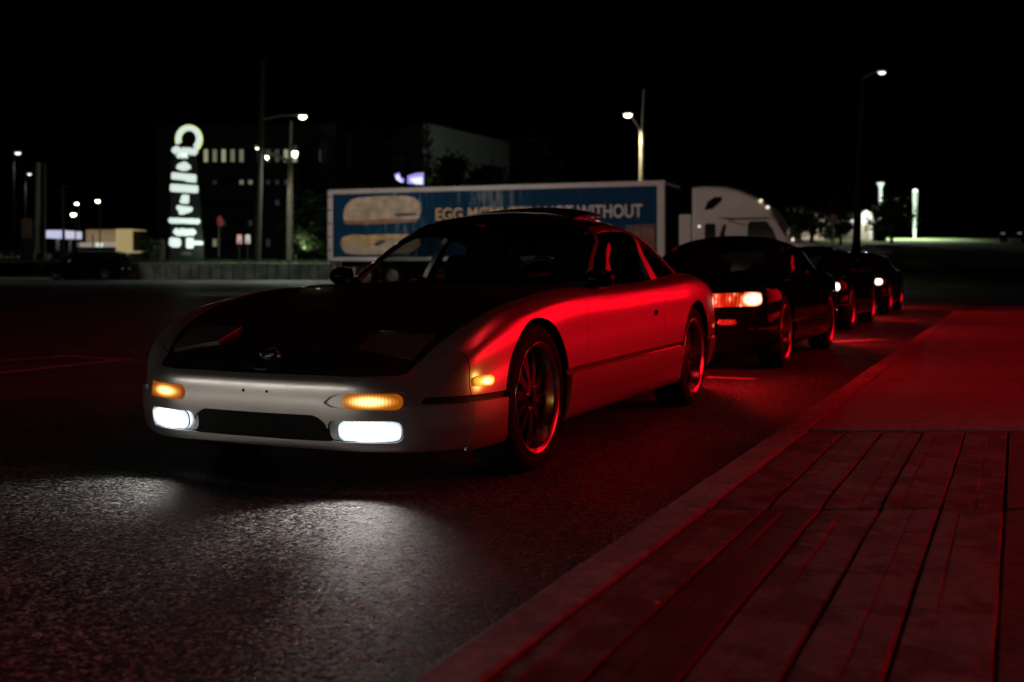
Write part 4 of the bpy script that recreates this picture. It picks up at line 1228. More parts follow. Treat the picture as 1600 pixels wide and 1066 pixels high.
def pole(name, label, cat, base, top, Y, r0, r1, m, z_base=None, group=None):
    """a pole from its foot to its (possibly leaning) top at depth Y; base, top in photo pixels"""
    b = PX(*base, Y); t = PX(*top, Y)
    zb = gz(b[0], Y) - .1 if z_base is None else z_base
    e = thing(name, label, cat, (b[0], Y, zb), 0, group)
    p = MB(); n = 8
    pts = [(i / n * (t[0] - b[0]), 0, i / n * (t[2] - zb)) for i in range(n + 1)]
    p.tube(pts, [r0 + (r1 - r0) * i / n for i in range(n + 1)], 14)
    p.build('shaft', m, e, True)
    return e
def arm_lamp(e, p0, p1, Y, head, mlamp, hr=(.30, .16, .10), r=.05, m=None):
    o = Vector(e.location); a = Vector(PX(*p0, Y)) - o; b = Vector(PX(*p1, Y)) - o; h = Vector(PX(*head, Y)) - o
    mid = a.lerp(b, .5) + Vector((0, 0, .12 * (b - a).length * .4))
    MB().tube([a, mid, b], r, 8).build('arm', m or STEEL, e, True)
    k = 1 if h.x > a.x else -1
    hd = MB().ell(h + Vector((0, 0, hr[2] * .55)), (hr[0] * 1.25, hr[1] * 1.2, hr[2] * .8), 16, 8).build('lamp_head', STEEL, e, True)
    MB().ell(h, (hr[0], hr[1], hr[2]), 16, 8).build('lamp_glass', mlamp, hd, True)
    return h
P = pole('utility_pole', 'tall wooden utility pole with long lamp arm over the lawn', 'street lamp', (402, 405), (412, 96), 79.5, .24, .14, DWOOD)
h = arm_lamp(P, (410, 187), (468, 180), 79.5, (473, 182), LAMPW, (.26, .2, .2))
down('street_light', P, h + Vector((0, -.3, -.4)), 5200, (.85, 1, .82), .25, 120)
MB().box(tuple(Vector(PX(400.5, 229, 79.3)) - Vector(P.location)), (.28, .2, .22)).build('junction_box', STEEL, P)
P = pole('lamp_post', 'brown lamp post with slim grey extension and two arms left of the trailer', 'street lamp', (452, 398), (454, 254), 82, .22, .19, WOOD)
MB().tube([Vector(PX(454, 254, 82)) - Vector(P.location), Vector(PX(455, 190, 82)) - Vector(P.location)], .10, 8).build('extension', STEEL, P, True)
h = arm_lamp(P, (451, 253), (422, 240), 82, (417, 245), LAMPW, (.11, .11, .20), .09)
h2 = arm_lamp(P, (451, 250), (406, 232), 82, (402, 230), LAMPW, (.16, .14, .14), .04)
h3 = arm_lamp(P, (454, 250), (460, 244), 82, (461, 238), LAMPW, (.18, .15, .40), .04)
down('street_light', P, h + Vector((0, -.4, -.4)), 1300, (.9, 1, .8), .2, 115)
P = pole('lamp_post', 'yellow-lit lamp post standing behind the trailer with a slanting arm', 'street lamp', (1001, 300), (1003, 206), 58, .16, .12, CONC, 0.0)
MB().tube([Vector(PX(1003, 206, 58)) - Vector(P.location), Vector(PX(1006, 140, 58)) - Vector(P.location)], .05, 8).build('extension', STEEL, P, True)
h = arm_lamp(P, (1001, 205), (987, 183), 58, (981, 179.5), LAMPW, (.20, .16, .14), .05)
down('street_light', P, h + Vector((0, -.3, -.35)), 2500, (1, .86, .5), .2)
P = pole('lamp_post', 'tall dark lamp post on the right with its white lamp high above', 'street lamp', (1336, 402), (1347, 124), 45, .20, .08, MATTE, 0.0)
h = arm_lamp(P, (1347, 124), (1371, 112), 45, (1378, 113), LAMPC, (.15, .10, .10), .04)
down('street_light', P, h + Vector((0, 0, -.4)), 60, (.9, 1, .96), .2)
# cluster at far left
P = pole('utility_pole', 'pair-standing pale pole on concrete foot, left one of the two', 'pole', (58, 418), (60, 254), 88, .21, .17, CONC)
MB().box((.1, 0, .7), (1.3, 1.0, 1.6)).build('foot_block', CONC, P, bevel=.05)
P = pole('utility_pole', 'thinner pale pole right beside the one on the concrete foot', 'pole', (69, 400), (70, 256), 90, .14, .11, CONC)
for px, py, Y, sz, lab in ((28, 239, 110, .28, 'highest cool street lamp at far left, above the pale poles'), (46, 272, 118, .2, 'small tilted street lamp below the highest lamp at far left')):
    P = pole('lamp_post', lab, 'street lamp', (px - 6, 392), (px - 6, py - 4), Y, .08, .06, MATTE)
    h = arm_lamp(P, (px - 6, py - 3), (px - 2, py - 3), Y, (px, py), LAMPC, (sz, sz * .7, sz * .7), .04)
    down('street_light', P, h + Vector((0, -.5, -.5)), 1800, (.9, 1, .95), .3, 130)
for px, py, Y, sz, lab in ((120, 318, 150, .26, 'tiny lamp over the yellow shop, left of three'), (153, 314, 150, .30, 'brighter tiny lamp over the yellow shop, right of three'), (115, 335, 140, .34, 'warm lamp lower than the two beside it above the yellow shop')):
    P = pole('lamp_post', lab, 'street lamp', (px + 3, 392), (px + 3, py - 1), Y, .09, .07, WOOD)
    arm_lamp(P, (px + 3, py), (px + 1, py), Y, (px, py), LAMPW, (sz, sz * .7, sz * .8), .03)
P = pole('utility_pole', 'slim wooden pole with crossarm between pale poles and yellow shop', 'pole', (100, 398), (98, 290), 100, .14, .12, WOOD)
MB().box((.1, 0, PX(98, 292, 100)[2] - P.location.z), (.9, .1, .1)).build('crossarm', WOOD, P)
# lit columns on the hill
P = pole('lamp_column', 'white glowing lamp column with flat head behind the small hill tree', 'street lamp', (1376, 372), (1376, 292), 105, .09, .16, LITCOL)
MB().lathe([(0, .0), (.18, .05), (.36, .36), (.34, .46), (0, .5)], 16, 'z', tuple(Vector(PX(1376, 293, 105)) - Vector(P.location))).build('lamp_head', LITCOL, P, True)
down('street_light', P, Vector(PX(1376, 300, 104)) - Vector(P.location), 9000, (.9, 1, .76), .3, 112, -.28)
P = pole('lamp_column', 'brighter glowing lamp column standing alone on the hill lawn', 'street lamp', (1429, 367), (1430, 300), 105, .10, .24, LITCOL)
MB().ell(tuple(Vector(PX(1430, 299, 105)) - Vector(P.location)), (.24, .24, .22)).build('lamp_head', LAMPC, P, True)
down('street_light', P, Vector(PX(1430, 303, 103)) - Vector(P.location), 9000, (.9, 1, .76), .3, 112, -.28)

# ------------------------------------------------------------------ pylon sign
PYL = mat('pylon_face', (0.010, 0.014, 0.013), 0.5)
LITW = lamp_mat('sign_white', (.86, 1.0, .92), .78)
LITY = lamp_mat('sign_yellow', (.75, .85, .08), .6)
YS = 92.0
sx_ = PX(288, 410, YS)
py_ = thing('pylon_sign', 'tall tapered pylon sign with ten white lit panels and an arch on top', 'sign', (sx_[0], YS, gz(sx_[0], YS) - .1))
def L_(px, py): 
    q = Vector(PX(px, py, YS)) - Vector(py_.location); return (q.x, q.z)
MB().prism([L_(264, 413), L_(320, 413), L_(308, 240), L_(305, 236), L_(270, 228), L_(268, 232)], 0, .9, lambda a, b, h: (a, h, b)).build('tower', PYL, py_, bevel=.05)
MB().prism([L_(238, 413), L_(256, 413), L_(256, 374), L_(240, 376)], .2, 1.2, lambda a, b, h: (a, h, b)).build('plinth', mat('plinth_stone', (.16, .12, .10), .9, var=.2), py_)
def lit(name, pts, m=None, y=-.06): 
    return MB().prism([L_(*p) for p in pts][::-1], 0, .055, lambda a, b, h: (a, y + h, b)).build(name, m or LITW, py_)
def lump(x0, y0, x1, y1, seed, n=9, slant=.05, amp=.18):
    """overexposed lettering: a bar with scalloped edges"""
    rr = random.Random(seed); top = []; bot = []; H_ = y1 - y0
    for i in range(n * 2 + 1):
        t = i / (2 * n); s = slant * (x1 - x0) * (t - .5)
        e = .35 if i in (0, 2 * n) else 0
        top.append((x0 + t * (x1 - x0), y0 + s + H_ * (e + amp * rr.random() * (i % 2))))
        bot.append((x0 + t * (x1 - x0), y1 + s - H_ * (e + amp * rr.random() * (i % 2))))
    return top + bot[::-1]
arch = []
cx, cy = 295.0, 218.5
A0, A1 = -202, 52
for k in range(25):
    a = math.radians(A0 + (A1 - A0) * k / 24); arch.append((cx + 20 * math.cos(a) , cy - 1 + 21.5 * math.sin(a)))
inn = []
for k in range(25):
    a = math.radians(A1 + (A0 - A1) * k / 24); inn.append((cx - .5 + 12.5 * math.cos(a), cy - 1.5 + 13 * math.sin(a)))
ar = MB(); o_ = [L_(*p) for p in arch]; i_ = [L_(*p) for p in inn][::-1]
def strip_solid(mb, A, B, y0, y1):
    v = []
    for (a, b) in zip(A, B): v += [(a[0], y0, a[1]), (b[0], y0, b[1]), (a[0], y1, a[1]), (b[0], y1, b[1])]
    f = []
    for k in range(len(A) - 1):
        o = 4 * k; q = o + 4
        f += [(o, o + 1, q + 1, q), (o + 2, q + 2, q + 3, o + 3), (o, q, q + 2, o + 2), (o + 1, o + 3, q + 3, q + 1)]
    e = 4 * (len(A) - 1)
    f += [(0, 2, 3, 1), (e, e + 1, e + 3, e + 2)]
    mb.add(v, f); return mb
strip_solid(ar, o_, i_, -.12, .1).build('arch', LITW, py_)
o2 = [((p[0] - L_(cx, cy)[0]) * 1.07 + L_(cx, cy)[0] - .04, (p[1] - L_(cx, cy)[1]) * 1.06 + L_(cx, cy)[1]) for p in o_]
strip_solid(MB(), o2, i_, .12, .3).build('arch_edge', LITY, py_)
lit('sign_panel', lump(268.5, 229.5, 309, 243, 3, 7, .06, .35))
lit('sign_panel', lump(276, 241, 294, 248, 4, 5, .05, .3))
lit('sign_panel', [(276, 260), (279, 256), (283, 255), (286, 253), (291, 253), (294, 256), (298, 259), (298.5, 264), (294, 265), (293, 267), (283, 267), (280, 265), (276, 264)])
lit('sign_panel', [(268, 271), (270, 269.5), (306, 273), (307, 275), (307, 285), (304, 285.5), (291, 284), (290, 282.5), (268, 280)])
lit('sign_panel', [(266, 289), (268, 287.5), (308, 290), (310, 292), (309.5, 301), (307, 302), (268, 299.5), (266, 298)])
lit('sign_panel', [(284, 305.5), (287, 304), (295.5, 305), (295.5, 316), (293, 319), (284, 318), (281, 317)])
lit('sign_panel', [(276, 322), (279, 321), (301, 324), (301, 329), (297, 332), (285, 335.5), (280, 335), (279, 329), (276, 327)])
lit('sign_panel', lump(263.5, 341, 313, 350, 8, 12, .035, .14))
lit('sign_panel', lump(271, 357, 306.5, 369, 9, 6, .02, .2))
lit('sign_panel', [(265, 373), (268, 371), (281, 372.5), (283, 378), (283, 383), (279, 387), (270, 386.5), (266, 384), (264, 382)])
lit('sign_panel', [(291, 373), (294, 371.5), (302, 372), (303, 376.5), (316, 377), (318, 379), (317, 383), (303, 383), (302, 388), (293, 388.5), (291, 386)])
lit('sign_panel', lump(282, 393, 300, 399, 11, 4, .0, .5), mat('sign_unlit', (.16, .16, .15), .5))
point('sign_glow', py_, (1.5, -2.5, 1.6), 120, (.85, 1, .9), .4)

# ------------------------------------------------------------------ office block behind
OFF = mat('office_wall', (0.035, 0.042, 0.040), 0.85, var=.2, vscale=.2)
DW = mat('dark_window_glass', (0.004, 0.005, 0.005), 0.12)
WL = [lamp_mat('lit_window_%s' % n, c, s) for n, c, s in (('bright', (.95, 1, .62), .27), ('mid', (.85, .95, .6), .14), ('dim', (.55, .7, .5), .06), ('faint', (.3, .55, .5), .022))]
YO = 128.0
ofl, ofr = PX(246, 400, YO), PX(507, 400, YO)
off = thing('office_block', 'dark office block with a row of lit windows under its roof behind the pylon', 'building', (ofl[0], YO, 1.6))
def OW(px, py): 
    q = Vector(PX(px, py, YO)) - Vector(off.location); return (q.x, q.z)
wz = OW(0, 205)[1]
MB().box(((ofr[0] - ofl[0]) / 2, 8, wz / 2), (ofr[0] - ofl[0], 16, wz)).build('wall', OFF, off)
MB().box(((ofr[0] - ofl[0]) / 2, 7.8, wz + .25), (ofr[0] - ofl[0] + .6, 16.4, .5)).build('parapet', OFF, off)
t0 = OW(503, 195); t1 = OW(527, 195)
MB().box(((t0[0] + t1[0]) / 2, 5, t0[1] / 2), (t1[0] - t0[0], 12, t0[1])).build('stair_tower', mat('tower_cladding', (.10, .13, .12), .8, var=.2, vscale=.3), off)
rw = random.Random(12)
bright_top = {318: 0, 331: 1, 345: 0, 359: 1, 373: 1, 400: 3, 414: 2, 428: 2, 442: 0, 458: 0, 500: 2}
for row, (ya, yb) in enumerate(((233, 254), (281, 289), (312, 322), (344, 354), (373, 386))):
    for i in range(15):
        px = 304 + i * 13.9
        m = DW
        if row == 0:
            near_ = [k for k in bright_top if abs(k - px) < 7]
            if near_: m = WL[bright_top[near_[0]]]
        elif row == 1 and i in (5, 6): m = WL[1]
        elif row == 1 and i in (0, 2, 9, 10): m = WL[3]
        elif row == 4 and i in (0, 2): m = WL[1 if i == 2 else 2]
        elif rw.random() < .12: m = WL[3]
        a0, a1 = OW(px, yb), OW(px + 8, ya)
        w_ = a1[0] - a0[0]; hh = a1[1] - a0[1]
        fm = MB(); cx_, cz_ = (a0[0] + a1[0]) / 2, (a0[1] + a1[1]) / 2
        for dx, dz, sx, sz in ((0, hh / 2, w_ + .12, .1), (0, -hh / 2, w_ + .12, .1), (w_ / 2, 0, .1, hh), (-w_ / 2, 0, .1, hh)): fm.box((cx_ + dx, -.04, cz_ + dz), (sx, .1, sz))
        wf = fm.build('window', OFF, off)
        MB().box((cx_, -.015, cz_), (w_, .02, hh)).build('pane', m, wf)

# pale hall with the pitched parapet, right of the office block
YH = 140.0
hl = thing('pale_hall', 'plain pale windowless hall with a sloping roof line behind the dark trees', 'building', (PX(665, 300, YH)[0], YH, 1.6))
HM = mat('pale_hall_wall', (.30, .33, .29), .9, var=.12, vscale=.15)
def HW(px, py):
    q = Vector(PX(px, py, YH)) - Vector(hl.location); return (q.x, q.z)
A_, B_ = HW(665, 192), HW(796, 222)
hx = B_[0] * 1.02
# right face recedes to the right, left face recedes to the left
import itertools
def quadbox(name, p, q, z0, za, zb, th, m, par):
    p, q = Vector((p[0], p[1], 0)), Vector((q[0], q[1], 0)); n = (q - p).cross(Vector((0, 0, 1))).normalized() * -th
    v = [p + Vector((0, 0, z0)), q + Vector((0, 0, z0)), q + Vector((0, 0, zb)), p + Vector((0, 0, za))]
    v += [x + n for x in v]
    return link(name, mesh(name, v, [(0, 1, 2, 3), (7, 6, 5, 4), (0, 4, 5, 1), (1, 5, 6, 2), (2, 6, 7, 3), (3, 7, 4, 0)]), m, par)
q_ = (18.0, 26.0)
s_ = (YH + q_[1]) / YH
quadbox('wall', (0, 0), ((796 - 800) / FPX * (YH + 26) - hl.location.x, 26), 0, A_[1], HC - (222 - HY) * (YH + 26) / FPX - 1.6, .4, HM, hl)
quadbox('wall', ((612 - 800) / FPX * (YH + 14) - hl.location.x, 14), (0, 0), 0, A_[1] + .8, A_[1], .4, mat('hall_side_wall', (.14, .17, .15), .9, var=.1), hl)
quadbox('ledge', (-.1, -.16), ((796 - 800) / FPX * (YH + 26) - hl.location.x, 25.8), HW(0, 231)[1], HW(0, 228)[1], HC - (222 - HY) * (YH + 26) / FPX - 1.6 - .15, .3, HM, hl)
LEDB = lamp_mat('blue_screen', (.42, .36, 1.0), .9); LEDW = lamp_mat('blue_screen_white', (.9, .92, 1.0), 1.1)
sc_ = thing('led_screen', 'small violet and white glowing screen above the trailer roof', 'sign', PX(640, 279, 98))
def SC(px, py): q = Vector(PX(px, py, 98)) - Vector(sc_.location); return (q.x, q.z)
MB().prism([SC(614, 290), (SC(664, 290)), SC(664, 267), SC(614, 270)][::1], 0, .3, lambda a, b, h: (a, h, b)).build('housing', UNDER, sc_)
for pts, m in (([(637, 287), (662, 289), (662, 270), (650, 271), (637, 275)], LEDB), ([(616, 273), (624, 270), (626, 277), (632, 281), (630, 286), (624, 284), (620, 279)], LEDB)):
    MB().prism([SC(*p) for p in pts], -.06, -.02, lambda a, b, h: (a, h, b)).build('screen_glow', m, sc_)
for pts in ([(642, 283), (650, 288), (660, 288), (660, 277), (650, 278), (642, 279)], [(618, 277), (623, 273), (625, 280), (629, 284), (627, 285), (620, 281)]):
    MB().prism([SC(*p) for p in pts], -.10, -.065, lambda a, b, h: (a, h, b)).build('screen_picture', LEDW, sc_)
MB().tube([(0, .2, -1), (0, .2, -8)], .15, 8).build('post', TRIM, sc_)

# yellow shop far left
YB = 150.0
ys_ = thing('shop_building', 'low tan and yellow lit shop with flat roof behind the parked vehicle', 'building', PX(168, 396, YB))
def SB(px, py): q = Vector(PX(px, py, YB)) - Vector(ys_.location); return (q.x, q.z)
def sb(name, x0, y0, x1, y1, m, ya=0.0, th=6.0): 
    a, b = SB(x0, y1), SB(x1, y0)
    return MB().box(((a[0] + b[0]) / 2, ya + th / 2, (a[1] + b[1]) / 2), (b[0] - a[0], th, b[1] - a[1])).build(name, m, ys_)
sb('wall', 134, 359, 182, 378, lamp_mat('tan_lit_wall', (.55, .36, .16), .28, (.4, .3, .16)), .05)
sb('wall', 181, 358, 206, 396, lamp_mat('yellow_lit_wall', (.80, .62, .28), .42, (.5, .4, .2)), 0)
sb('wall', 206.3, 361, 230, 392, mat('shop_side', (.10, .09, .03), .9), .3)
sb('shopfront_glass', 120, 379, 180.8, 386, lamp_mat('shop_window_glow', (.80, .72, .60), .30), .2)
sb('base', 120, 386.4, 180.8, 398, UNDER, .1)
sb('sign_light', 150, 380, 159, 386, lamp_mat('shop_sign_glow', (.9, 1, .95), .8), .1, .06)
fa = thing('fuel_canopy', 'blue-white lit canopy fascia between the pale poles and the slim pole', 'canopy', PX(85, 398, 140))
def FA(px, py): q = Vector(PX(px, py, 140)) - Vector(fa.location); return (q.x, q.z)
a, b = FA(71, 372), FA(99, 360)
MB().box(((a[0] + b[0]) / 2, 3, (a[1] + b[1]) / 2), (b[0] - a[0], 6, b[1] - a[1])).build('fascia', lamp_mat('canopy_glow', (.72, .74, 1.0), .75), fa)
for xx in (a[0] + .3, b[0] - .3): MB().box((xx, 3, a[1] / 2 - .3), (.3, .3, a[1] + .5)).build('column', CONC, fa)
mk_ = thing('shop_sign_post', 'thin red post with small pale sign top before the yellow shop', 'sign', PX(145, 392, 130))
MB().tube([(0, 0, 0), (0, 0, 2.0)], .07, 8).build('post', mat('red_post', (.22, .04, .03), .6), mk_, True)
MB().box((0, 0, 2.15), (.5, .12, .34)).build('sign_plate', lamp_mat('pale_sign', (.75, .55, .45), .22), mk_)
bb = thing('notice_board', 'brown upright notice board on a dark base at far left', 'sign', PX(42, 414, 84))
MB().box((0, 0, 1.0), (.85, .5, 2.0)).build('base', UNDER, bb, bevel=.04)
MB().box((0, 0, 2.75), (.82, .18, 1.5)).build('board', mat('brown_board', (.16, .075, .05), .7, var=.2, vscale=3), bb, bevel=.03)
for z in (2.5, 2.95): MB().box((0, -.10, z), (.6, .02, .12)).build('board_band', mat('board_band', (.22, .12, .08), .7), bb)

# ------------------------------------------------------------------ trees and bushes
LEAFM = [mat('leaf_%s' % n, c, .6, var=.5, vscale=.7) for n, c in (('dark', (.022, .042, .014)), ('mid', (.045, .085, .020)), ('pale', (.12, .17, .06)))]
BARK = mat('tree_bark', (.06, .045, .032), .9, var=.3, vscale=4, bump=.5, bscale=12)
def tree(name, label, cat, base, h, w, n, leaf, m, seed, trunk=.35, group=None, low=.25):
    """base xyz, height, crown width; leaf clumps spread through the crown, gaps between them"""
    r = random.Random(seed)
    e = thing(name, label, cat, base, r.uniform(0, 6.28), group)
    tk = MB(); tr_ = w * .035 + .04
    tk.tube([(0, 0, -.2), (.02 * h * r.uniform(-1, 1), .02 * h * r.uniform(-1, 1), h * .35), (.03 * h * r.uniform(-1, 1), .02 * h, h * .8)], [tr_ * 1.3, tr_, tr_ * .3], 9)
    clumps = []
    for k in range(int(9 + w * 2)):
        a = r.uniform(0, 6.28); t = r.uniform(low, .98); rad = w / 2 * math.sqrt(max(.05, 1 - ((t - .52) / .52) ** 2)) * r.uniform(.35, 1.0)
        c = Vector((rad * math.cos(a), rad * math.sin(a), h * t)); clumps.append((c, w * r.uniform(.10, .20)))
        if k % 2 == 0: tk.tube([(0, 0, h * max(.15, t - .3)), tuple(c * .6 + Vector((0, 0, h * t * .38))), tuple(c)], [tr_ * .45, tr_ * .25, tr_ * .08], 5)
    tk.build('trunk', BARK, e, True)
    cr = MB()
    for i in range(n):
        c, s = clumps[r.randrange(len(clumps))]
        p = c + Vector((r.gauss(0, s), r.gauss(0, s), r.gauss(0, s * .7)))
        if p.z < .05: p.z = .05
        u = Vector((r.gauss(0, 1), r.gauss(0, 1), r.gauss(0, .6))).normalized(); v = u.cross(Vector((r.gauss(0, 1), r.gauss(0, 1), r.gauss(0, 1)))).normalized()
        l = leaf * r.uniform(.6, 1.4)
        cr.add([p - u * l, p + v * l * .45, p + u * l, p - v * l * .45], [(0, 1, 2, 3)])
    cr.build('crown', m, e)
    return e
def at(px, Y): x = (px - HX) / FPX * Y; return (x, Y, gz(x, Y))
def H_(py0, py1, Y): return (py0 - py1) / FPX * Y
GR = 'trees behind the trailer'
for px, Y, py, wpx, lab, k in ((596, 112, 214, 95, 'large dark tree hiding the left corner of the pale hall', 0), (545, 118, 262, 62, 'dark tree between the office tower and the screen', 0), (664, 128, 262, 60, 'dark tree behind the violet screen', 0),
                               (712, 108, 246, 66, 'dark rounded tree in front of the middle of the pale hall', 0), (760, 112, 262, 60, 'low dark tree before the lower right of the pale hall', 0), (828, 116, 205, 86, 'dark tall tree covering the right end of the pale hall', 0)):
    b = at(px, Y); tree('tree', lab, 'tree', b, HC - (py - HY) * Y / FPX - b[2], wpx * Y / FPX, 3000, .30, LEAFM[k], px, group=GR)
b = at(486, 86); tree('bush', 'pale lit bush beside the back of the trailer', 'bush', b, H_(400, 344, 86), 2.0, 1500, .15, LEAFM[2], 4, low=.30)
LB = thing('ground_lamp', 'small garden lamp lighting the pale bush from below', 'lamp', (b[0] - .9, 84.6, b[2]))
MB().lathe([(.05, 0), (.05, .35), (.10, .38), (.10, .46), (.0, .48)], 12, 'z').build('lamp_body', STEEL, LB, True)
spot('bush_light', LB, (0, 0, .5), (1.0, 1.2, 2.2), 260, (.85, 1, .75), 80)
b = at(492, 92); tree('tree', 'dark green tree above the pale lit bush', 'tree', b, H_(400, 292, 92), 3.2, 2200, .22, LEAFM[1], 9)
b = at(1393, 92); tree('tree', 'small spreading tree lit from behind on the hill', 'tree', (b[0], 92, b[2]), H_(378, 312, 92), 2.6, 1500, .20, LEAFM[1], 21, low=.45)
b = at(1314, 88); tree('tree', 'dark slim tree between stop sign and white house', 'tree', b, H_(386, 318, 88), 1.5, 900, .2, LEAFM[0], 22)
b = at(1268, 96); tree('tree', 'dark tree over the pale garage behind the lorry bonnet', 'tree', b, H_(378, 330, 96), 3.2, 1400, .2, LEAFM[0], 23)
for px, w_, hpx, lab in ((22, 60, 22, 'low hedge bush left of the notice board'), (100, 44, 24, 'low glossy bush just left of the parked vehicle'), (238, 36, 28, 'low bush beside the pylon plinth')):
    b = at(px, 92); tree('bush', lab, 'bush', b, hpx * 92 / FPX, w_ * 92 / FPX, 900, .16, LEAFM[1], px, low=.1)

# ------------------------------------------------------------------ small things far off
def signpost(name, label, px, py, pyb, Y, rpx, m, facing=0.0, bm=None):
    b = PX(px, pyb, Y); e = thing(name, label, 'sign', b, facing)
    zt = HC - (py - HY) * Y / FPX - b[2]; rad = rpx * Y / FPX
    MB().tube([(0, .05, 0), (0, .05, zt + rad)], .045, 8).build('post', STEEL, e, True)
    MB().prism([(rad * math.cos(math.pi / 8 + k * math.pi / 4), rad * math.sin(math.pi / 8 + k * math.pi / 4)) for k in range(8)], -.02, .0, lambda a, b_, h: (a, h, zt + b_)).build('sign_plate', m, e)
    return e
signpost('stop_sign', 'red octagonal road sign turned edge-on beside the pylon', 343, 346, 402, 80, 9, mat('sign_red', (.25, .03, .03), .5), math.radians(72))
signpost('stop_sign', 'pale back of an octagonal sign before the white house', 1302, 342.5, 385, 62, 7.6, mat('sign_back', (.34, .26, .22), .5))
for px, pt, lab, c in ((374, 368, 'small pink-lit roadside panel left of the tall pole', (1, .5, .45)), (387, 366, 'small white-lit roadside panel right of the pink one', (1, .9, .78))):
    b = at(px, 95); e = thing('lit_sign', lab, 'sign', b)
    MB().box((0, 0, .8), (.1, .1, 1.6)).build('post', TRIM, e)
    MB().prism(rrect(.40, .80, .12), 0, .1, lambda a, b_, h: (a, h, HC - (374 - HY) * 95 / FPX - b[2] + b_)).build('panel', lamp_mat('panel_glow', c, .42), e)

HOUSEW = mat('white_house_wall', (.60, .60, .56), .8, var=.1)
b = at(1352, 100)
hs = thing('white_house', 'small white gabled house standing behind the dark lamp post', 'house', b)
hw, hz = 1.15, H_(378, 348, 100); hp = H_(378, 335, 100)
MB().prism([(-hw, 0), (hw, 0), (hw, hz), (0, hp), (-hw, hz)], 0, 6, lambda a, b_, h: (a, h, b_)).build('wall', HOUSEW, hs)
for sg in (-1, 1): MB().prism([(sg * (hw + .25), hz - .2), (sg * (hw + .25), hz - .05), (0, hp + .17), (0, hp + .02)], -.3, 6.2, lambda a, b_, h: (a, h, b_)).build('roof', mat('house_roof', (.4, .4, .38), .8), hs)
MB().prism([(-.3, 0), (.35, 0), (.35, 1.3), (-.3, 1.3)], -.03, -.004, lambda a, b_, h: (a, h, b_)).build('door', mat('house_door', (.32, .30, .24), .6), hs)
point('assumed_porch_light', hs, (-.2, -2.2, 2.6), 700, (1, .97, .85), .1)  # assumed light with no fitting, brightens the house front
b = at(1270, 100)
gr_ = thing('garage', 'low pale garage wall showing over the lorry bonnet', 'building', b)
MB().box((0, 2, .9), (2.0, 4, 1.8)).build('wall', mat('garage_wall', (.55, .48, .40), .8, var=.2), gr_)
MB().box((0, 2, 1.86), (2.3, 4.3, .12)).build('roof', UNDER, gr_)
point('assumed_porch_light', gr_, (0, -2.0, 2.0), 200, (1, .9, .75), .1)  # assumed light with no fitting, brightens the garage wall
sh_ = thing('utility_box', 'dark utility cabinet on the grass right of the white house', 'cabinet', at(1374, 97))
MB().box((0, 0, .7), (1.0, .8, 1.4)).build('cabinet', UNDER, sh_, bevel=.05); MB().box((0, 0, 1.45), (1.1, .9, .1)).build('lid', STEEL, sh_)

# dark vehicles far off
def boxy(name, label, loc, rz, L, prof, wins, width, wheels, wr, m, grp=None):
    e = thing(name, label, 'car', loc, rz, grp)
    mb = MB(); n = len(prof)
    zb = max(z for x, z in prof)
    for yy, s in ((-width / 2, 0.0), (-width / 2 + .12, 1), (width / 2 - .12, 1), (width / 2, 0.0)):
        for x, z in prof: mb.v.append((x, yy * (1 if z < zb * .62 else .86), z - (0.0 if s or z < .5 else .05)))
    for l in range(3):
        for i in range(n): mb.f.append((l * n + i, l * n + (i + 1) % n, (l + 1) * n + (i + 1) % n, (l + 1) * n + i))
    mb.f.append(tuple(range(n))[::-1]); mb.f.append(tuple(range(3 * n, 4 * n)))
    mb.build('body', m, e, True, bevel=.05, angle=45)
    for w in wins:
        for sg in (-1, 1):
            MB().prism(w, 0, .03, lambda a, b_, h: (a, sg * (width / 2 * .86 + .005 + h + .0), b_)).build('window', DARKW, e)
    for xw in wheels:
        for sg in (-1, 1):
            o = MB().lathe([(wr * .6, -.11), (wr * .93, -.12), (wr, -.07), (wr, .07), (wr * .93, .12), (wr * .6, .11)], 24, 'y', closed=True).build('wheel', RUBBER, e, True, loc=(xw, sg * (width / 2 - .1), wr))
            MB().lathe([(0, -.06 * sg * -1), (wr * .3, .10 * sg), (wr * .6, .09 * sg), (wr * .61, 0)], 20, 'y').build('rim', SPOKE, o, True)
    return e
SUVP = [(-2.6, .45), (-2.65, .75), (-2.58, 1.05), (-1.45, 1.22), (-.85, 1.80), (-.55, 1.90), (2.35, 1.88), (2.58, 1.72), (2.68, 1.1), (2.66, .5), (2.1, .38), (-2.1, .38)]
sv = boxy('parked_suv', 'dark sport utility vehicle parked side-on along the far kerb at left', (PX(135, 437, 75.5)[0], 75.5, 0), 0, 5.3, SUVP, [[(-.85, 1.25), (-.62, 1.74), (.1, 1.74), (.1, 1.25)], [(.2, 1.25), (.2, 1.74), (1.15, 1.74), (1.15, 1.25)], [(1.25, 1.25), (1.25, 1.74), (2.25, 1.72), (2.4, 1.25)]], 1.95, (-1.65, 1.6), .39, BLACKP)
for z, x in ((.85, -2.62), (.82, 2.64)):
    for sg in (-1, 1): MB().box((x, sg * .7, z), (.06, .35, .14)).build('headlamp' if x < 0 else 'tail_lamp', lamp_mat('suv_lamp_glint', (.9, .9, .85), .30 if x < 0 else .12, (.5, .5, .5)), sv, bevel=.02)  # faint emission paints glints onto the unlit lamps
for sg in (-1, 1):
    MB().ell((-.75, sg * 1.08, 1.3), (.12, .12, .13)).build('door_mirror', CHROME, sv, True)
    MB().tube([(-.3, sg * .75, 1.95), (2.1, sg * .75, 1.95)], .03, 6).build('roof_rail', ALU, sv, True)
